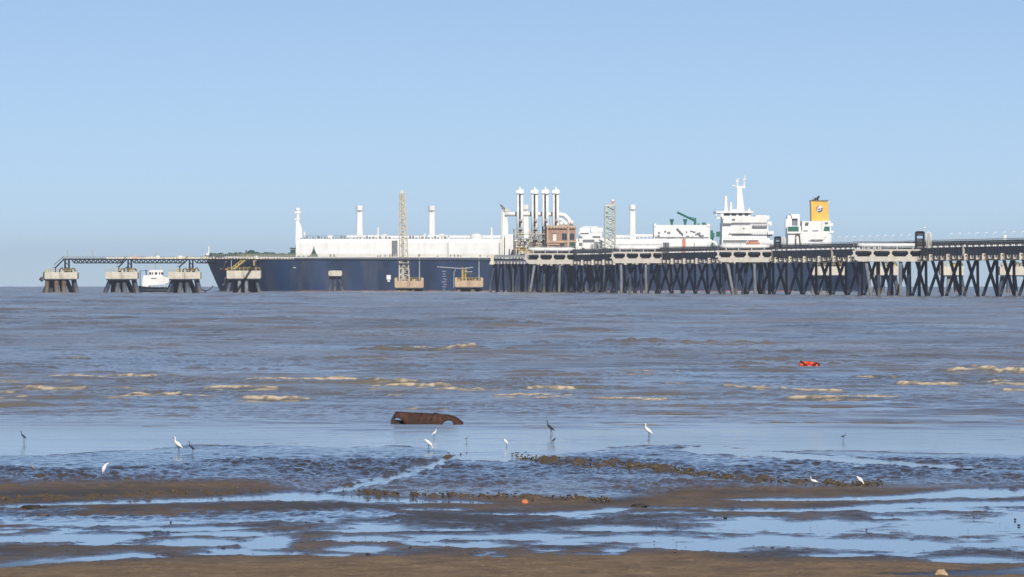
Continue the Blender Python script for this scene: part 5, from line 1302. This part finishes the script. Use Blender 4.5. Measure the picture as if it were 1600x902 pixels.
for p, l_ in ((659, 5), (679, 7)): m_.tube([(x_(p - l_), YW - .25, z0 + H_(657)), (x_(p - l_ * .6), YW - .22, z0 + H_(651)), (x_(p), YW - .08, z0 + H_(645.2)), (x_(p + 5), YW + .1, z0 + H_(646))], .016, 6)
m_.tube([(x_(618), YW - .02, z0 + H_(643.9)), (x_(640), YW - .02, z0 + H_(644.8)), (x_(660), YW - .02, z0 + H_(645.6)), (x_(700), YW - .02, z0 + H_(647.9)), (x_(712), YW - .02, z0 + H_(651.5)), (x_(724), YW - .02, z0 + H_(660.5))], .018, 6)
each(m_, 'strap', rustd, wr)
YF_ = gy(574.5); kf = YF_ / F; xf = lambda p: gx(p, YF_); zf = lambda y: (574.5 - y) * kf + zsea(YF_)
ORR = mat('orange_red_vinyl', (0.75, 0.075, 0.03), 0.45, var=.15, scale=5); MAR = mat('maroon_strap_and_shadow', (0.12, 0.006, 0.008), 0.6)  # the maroon covers the straps and their shadow, painted as one colour
fl = thing('red_float', 'crumpled orange red life vest drifting among the shallow waves', 'life vest', (xf(1264), YF_, zsea(YF_)))
m_ = MB()
m_.ball((xf(1253), YF_, zf(570)), .17, .16, .12, jit=.15, seed=1); m_.ball((xf(1259), YF_ + .1, zf(567)), .2, .16, .09, jit=.2, seed=2); m_.ball((xf(1264), YF_, zf(572)), .17, .16, .09, jit=.15, seed=3)
m_.ball((xf(1268), YF_ + .08, zf(567.8)), .22, .16, .09, jit=.2, seed=4); m_.ball((xf(1276), YF_ - .02, zf(571)), .14, .14, .12, jit=.2, seed=5)
m_.build('cushion', ORR, fl)
m_ = MB(); m_.tube([(xf(1251), YF_ - .05, zf(564.5)), (xf(1254), YF_ - .14, zf(565.8)), (xf(1259), YF_ - .16, zf(570)), (xf(1261), YF_ - .17, zf(573))], .05, 6); m_.tube([(xf(1270), YF_ - .16, zf(573)), (xf(1272), YF_ - .15, zf(569)), (xf(1276), YF_ - .15, zf(566.6)), (xf(1279.5), YF_ - .12, zf(569)), (xf(1280.5), YF_ - .12, zf(573.5))], .055, 6); each(m_, 'strap', MAR, fl)

# ------------------------------------------------------------------ birds
FEW = mat('white_plumage', (0.82, 0.82, 0.80), 0.8, var=.03); BILL = mat('black_bill_and_legs', (0.02, 0.02, 0.022), 0.6)
FED = mat('slate_plumage', (0.030, 0.042, 0.06), 0.75, var=.2, scale=8); FEG = mat('ash_grey_plumage', (0.16, 0.17, 0.18), 0.8, var=.2, scale=8); FEB = mat('buff_plumage', (0.30, 0.26, 0.20), 0.8, var=.2, scale=8)
POSE = {  # spine as x, z, radius in standing heights, facing -x; then bill points, and leg knee/foot offsets
 'upright': ([(.34, .40, .006), (.27, .45, .035), (.17, .53, .085), (.06, .62, .108), (-.03, .70, .085), (-.075, .77, .048), (-.085, .84, .032), (-.07, .90, .028), (-.075, .95, .03), (-.105, .975, .036), (-.14, .97, .026)], [(-.13, .97, .018), (-.20, .955, .010), (-.27, .94, .003)], .08),
 'hunched': ([(.25, .38, .006), (.20, .44, .05), (.10, .56, .115), (0, .68, .135), (-.08, .76, .10), (-.11, .84, .06), (-.12, .89, .045), (-.15, .90, .03)], [(-.15, .90, .02), (-.23, .86, .004)], .05),
 'forage': ([(.36, .93, .008), (.29, .87, .045), (.17, .76, .10), (.04, .64, .125), (-.09, .54, .095), (-.16, .45, .05), (-.20, .37, .034), (-.235, .31, .036), (-.265, .275, .024)], [(-.26, .28, .017), (-.30, .22, .01), (-.33, .15, .003)], .02),
 'preen': ([(.10, .18, .008), (.10, .26, .05), (.07, .40, .115), (.02, .56, .135), (-.06, .70, .10), (-.13, .79, .055), (-.20, .85, .042), (-.26, .88, .045), (-.30, .86, .03)], [(-.29, .86, .018), (-.36, .82, .004)], .06),
 'level': ([(.46, .50, .006), (.36, .53, .045), (.20, .58, .10), (.05, .62, .105), (-.08, .66, .065), (-.14, .74, .035), (-.15, .84, .027), (-.165, .93, .03), (-.20, .96, .036), (-.235, .95, .022)], [(-.23, .95, .016), (-.31, .93, .003)], .06),
}
def bird(px, ytop, yfoot, pose, face, m_, label, slim=1.0, sink=0.0, group=None):
    Y = gy(yfoot); hgt = (yfoot - ytop) * Y / F
    b = Vector((gx(px, Y), Y, zsea(Y) - .005)); sp_, bl, lx = POSE[pose]
    mb = MB()
    P = lambda x, z, y=0: (b.x - face * -1 * 0 + (x * hgt if face < 0 else -x * hgt), b.y + y * hgt, b.z + z * hgt)
    def sweep(pts, ry, mi):
        mb.m = mi; mb.smooth = True; vs = []; n = 12
        for i, (x, z, r) in enumerate(pts):
            x0, z0 = pts[max(i - 1, 0)][:2]; x1, z1 = pts[min(i + 1, len(pts) - 1)][:2]
            L_ = math.hypot(x1 - x0, z1 - z0); nx_, nz_ = -(z1 - z0) / L_, (x1 - x0) / L_
            for k in range(n):
                t = 2 * PI * k / n; c_ = r * slim * math.cos(t)
                vs.append(P(x + nx_ * c_, z + nz_ * c_, r * ry * math.sin(t)))
        fs = [(i * n + k, i * n + (k + 1) % n, (i + 1) * n + (k + 1) % n, (i + 1) * n + k) for i in range(len(pts) - 1) for k in range(n)]
        mb.add(vs, fs + [tuple(range(n)), tuple((len(pts) - 1) * n + k for k in range(n - 1, -1, -1))])
    sweep(sp_, .95, 0)
    sweep(bl, 1, 1)
    mb.m = 1
    body = max(sp_, key=lambda q: q[2])
    for sgn, dx in ((-.05, -.03), (.05, .05)):
        top_ = (lx + .02, body[1] - .04, sgn * .8); knee = (lx + .05 + dx, .26, sgn); foot = (lx + dx, -.04, sgn)
        mb.tube([P(*top_), P(*knee), P(*foot)], [.016 * hgt, .013 * hgt, .011 * hgt], 6)
        for a in (-.07, 0, .06): mb.tube([P(foot[0], .005, sgn), P(foot[0] - .09, .0, sgn + a)], [.010 * hgt, .006 * hgt], 5)
    return solo(mb, 'egret' if m_ is FEW else 'heron', [m_, BILL], label, 'bird', b, group)
bird(276, 682.5, 711, 'upright', -1, FEW, 'white egret standing tall in the ripples with a slate heron close behind its tail')
bird(163, 720.5, 744, 'preen', 1, FEW, 'white egret hunched forward and preening on the rippled sand')
bird(671, 684, 706, 'forage', 1, FEW, 'white egret bending to feed on black legs under the rusty wreck', 1.05)
bird(680, 669.5, 686, 'upright', 1, FEW, 'small white egret standing behind the feeding one below the wreck', .95)
bird(790, 684, 700, 'hunched', -1, FEW, 'small hunched white egret alone on the smooth wet sand')
bird(1011, 661.5, 688, 'upright', -1, FEW, 'white egret standing tall with its reflection in calm shallows')
bird(1270, 744, 762, 'level', -1, FEW, 'white egret crouched low on the clumpy ridge beside a rounded one', 1.15)
bird(1345, 742.5, 761, 'forage', 1, FEW, 'round backed white egret feeding head down on the clumpy ridge', 1.25)
bird(35, 673, 693, 'upright', -1, FED, 'slim slate heron standing in calm water near the corner of the shallows', .75)
bird(50, 723, 740, 'upright', -1, FEB, 'small buff and dark heron half hidden in the ripples', .8)
bird(298, 689, 713, 'upright', -1, FED, 'slate heron standing in ripples right behind a tall white egret', .7)
bird(730, 680.5, 691, 'level', 1, FEG, 'tiny ash grey wader between the feeding egret and the hunched one', .8)
bird(858, 656.5, 684, 'upright', -1, FED, 'tall slim slate heron with stretched neck in mid shallows', .75)
bird(866, 682.5, 694, 'hunched', 1, FED, 'small round dark wader beside the tall slate heron')
bird(1319, 676, 689, 'level', 1, FED, 'dark wader walking level in calm water with raised neck', .85)

# ------------------------------------------------------------------ bits lying on the flat
SHELLM = mat('orange_clay', (0.50, 0.155, 0.065), 0.7, var=.2, scale=10); STONE = mat('dark_wet_stone', (0.022, 0.022, 0.024), 0.5, var=.3, scale=12); WOOD = mat('sodden_driftwood', (0.030, 0.024, 0.020), 0.7, var=.3, scale=9)
BRN = mat('brown_clod', (0.11, 0.065, 0.045), .8, var=.3, scale=9); TAN = mat('tan_stone', (0.42, 0.30, 0.17), .8, var=.3, scale=10)
def lump(px, py, w, h, m_, name, label, cat, seed, group=None):
    if name == 'stone' and m_ is STONE: w, h = w * .7, h * .62
    Y = gy(py); s_ = Y / F; b = (gx(px, Y), Y, zsea(Y) + .005)
    mb = MB(); mb.ball((b[0], b[1], b[2] + h * s_ * .35), w * s_ / 2, w * s_ / 2.6, h * s_ * .62, 11, 7, .45, seed)
    rg = random.Random(seed)
    for k in range(2): mb.ball((b[0] + rg.uniform(-.35, .35) * w * s_, b[1] - .02, b[2] + h * s_ * .2), w * s_ * .25, w * s_ * .2, h * s_ * .4, 9, 6, .5, seed + k + 1)
    return solo(mb, name, m_, label, cat, b, group)
lump(820, 787, 11, 6.5, SHELLM, 'broken_pot', 'orange clay lump at the end of the bright channel', 'debris', 1)
lump(52, 794.5, 38, 5, WOOD, 'driftwood', 'long flat black driftwood by the bright channel', 'driftwood', 2)
lump(67, 807, 18, 4, BRN, 'mud_clod', 'flat reddish brown clod below the black driftwood', 'clod', 3)
lump(1000, 792, 26, 4.5, WOOD, 'driftwood', 'long thin dark driftwood on bare mud beyond a bright puddle', 'driftwood', 4)
lump(575, 868, 10, 6, STONE, 'stone', 'black stone at the rim of the central puddles, larger of a pair', 'stone', 5)
lump(641, 857, 8, 4, STONE, 'stone', 'black stone on brown mud beside the central puddles, smaller of a pair', 'stone', 6)
lump(267, 817, 5, 4, STONE, 'stone', 'tiny dark stone in the wet sheen below the brown bank', 'stone', 7)
lump(478, 818, 5, 5, STONE, 'stone', 'tiny dark stone near the tip of a long bright puddle', 'stone', 8)
lump(1133, 810, 10, 4, STONE, 'stone', 'flat dark stone at the edge of the broad puddle', 'stone', 9)
lump(1586, 813, 6, 4, STONE, 'stone', 'dark stone in the broad puddle by the frame edge, farther of two', 'stone', 10)
lump(1592, 822, 7, 4, STONE, 'stone', 'dark stone in the broad puddle by the frame edge, nearer of two', 'stone', 11)
lump(1354, 829, 5, 3.5, STONE, 'stone', 'tiny dark stone in the middle of the broad puddle', 'stone', 12)
lump(1207, 857, 9, 3.5, STONE, 'stone', 'flat dark stone at the near rim of the broad puddle', 'stone', 13)
lump(1322, 875, 9, 5, STONE, 'stone', 'dark pointed stone where the broad puddle meets brown mud', 'stone', 14)
lump(1471, 902, 18, 12, TAN, 'stone', 'tan stone standing in the nearest puddle', 'stone', 15)
lump(1166, 872, 10, 4, STONE, 'stone', 'dark stone on brown mud before the broad puddle', 'stone', 16)
# clods, shells and weed strewn over the ridges and flat: too many to count
rg = random.Random(2024); mb = MB(); mb.smooth = True
RID = RIDGES
for k in range(1500):
    if k < 1380:
        r_ = RID[rg.choice([0, 1, 1, 2, 2, 2, 2])]
        i = rg.randrange(len(r_) - 1); f_ = (rg.randrange(7) + rg.random() ** 2 * 1.2) / 8; a, b_ = r_[i], r_[i + 1]
        px = a[0] + (b_[0] - a[0]) * f_; py = a[1] + (b_[1] - a[1]) * f_ + rg.gauss(0, .55) * (a[2] + b_[2]) / 2
        sz = rg.uniform(.006, .021) * (.6 if r_ is RID[0] else 1)
    else:
        px = rg.uniform(-150, 1750); py = rg.uniform(790, 905); sz = rg.uniform(.004, .011)
    Y = gy(py); mb.m = rg.choice([0, 0, 1, 1, 2]) 
    zl = zsea(Y) + (.045 if k < 1380 else .018)
    mb.ball((gx(px, Y), Y, zl + rg.uniform(0, .03 if k < 1380 else .006)), sz * rg.uniform(.8, 1.8), sz * 1.4, sz * rg.uniform(.6, 1.2), 6, 4, .5, k)
o = mb.build('shell_litter', [mat('weedy_clod', (0.075, 0.055, 0.03), .85, var=.3, scale=20), mat('dark_clod', (0.03, 0.024, 0.02), .85), mat('bleached_shell', (0.20, 0.16, 0.10), .7, var=.3, scale=20)]); o['kind'] = 'stuff'

# ------------------------------------------------------------------ haze
hz = MB(); hz.box(-9500, 9500, -300, 14500, -62, 64)
hm = bpy.data.materials.new('thin_sea_haze'); hm.use_nodes = True
nt = hm.node_tree; nt.nodes.remove(nt.nodes['Principled BSDF'])
pv = nt.nodes.new('ShaderNodeVolumePrincipled'); pv.inputs['Density'].default_value = HAZE if 'HAZE' in globals() else 4.8e-5
pv.inputs['Color'].default_value = (0.74, 0.83, 1.0, 1); pv.inputs['Anisotropy'].default_value = 0.0
nt.links.new(pv.outputs[0], nt.nodes['Material Output'].inputs['Volume'])
ho = hz.build('haze', hm); ho['kind'] = 'stuff'
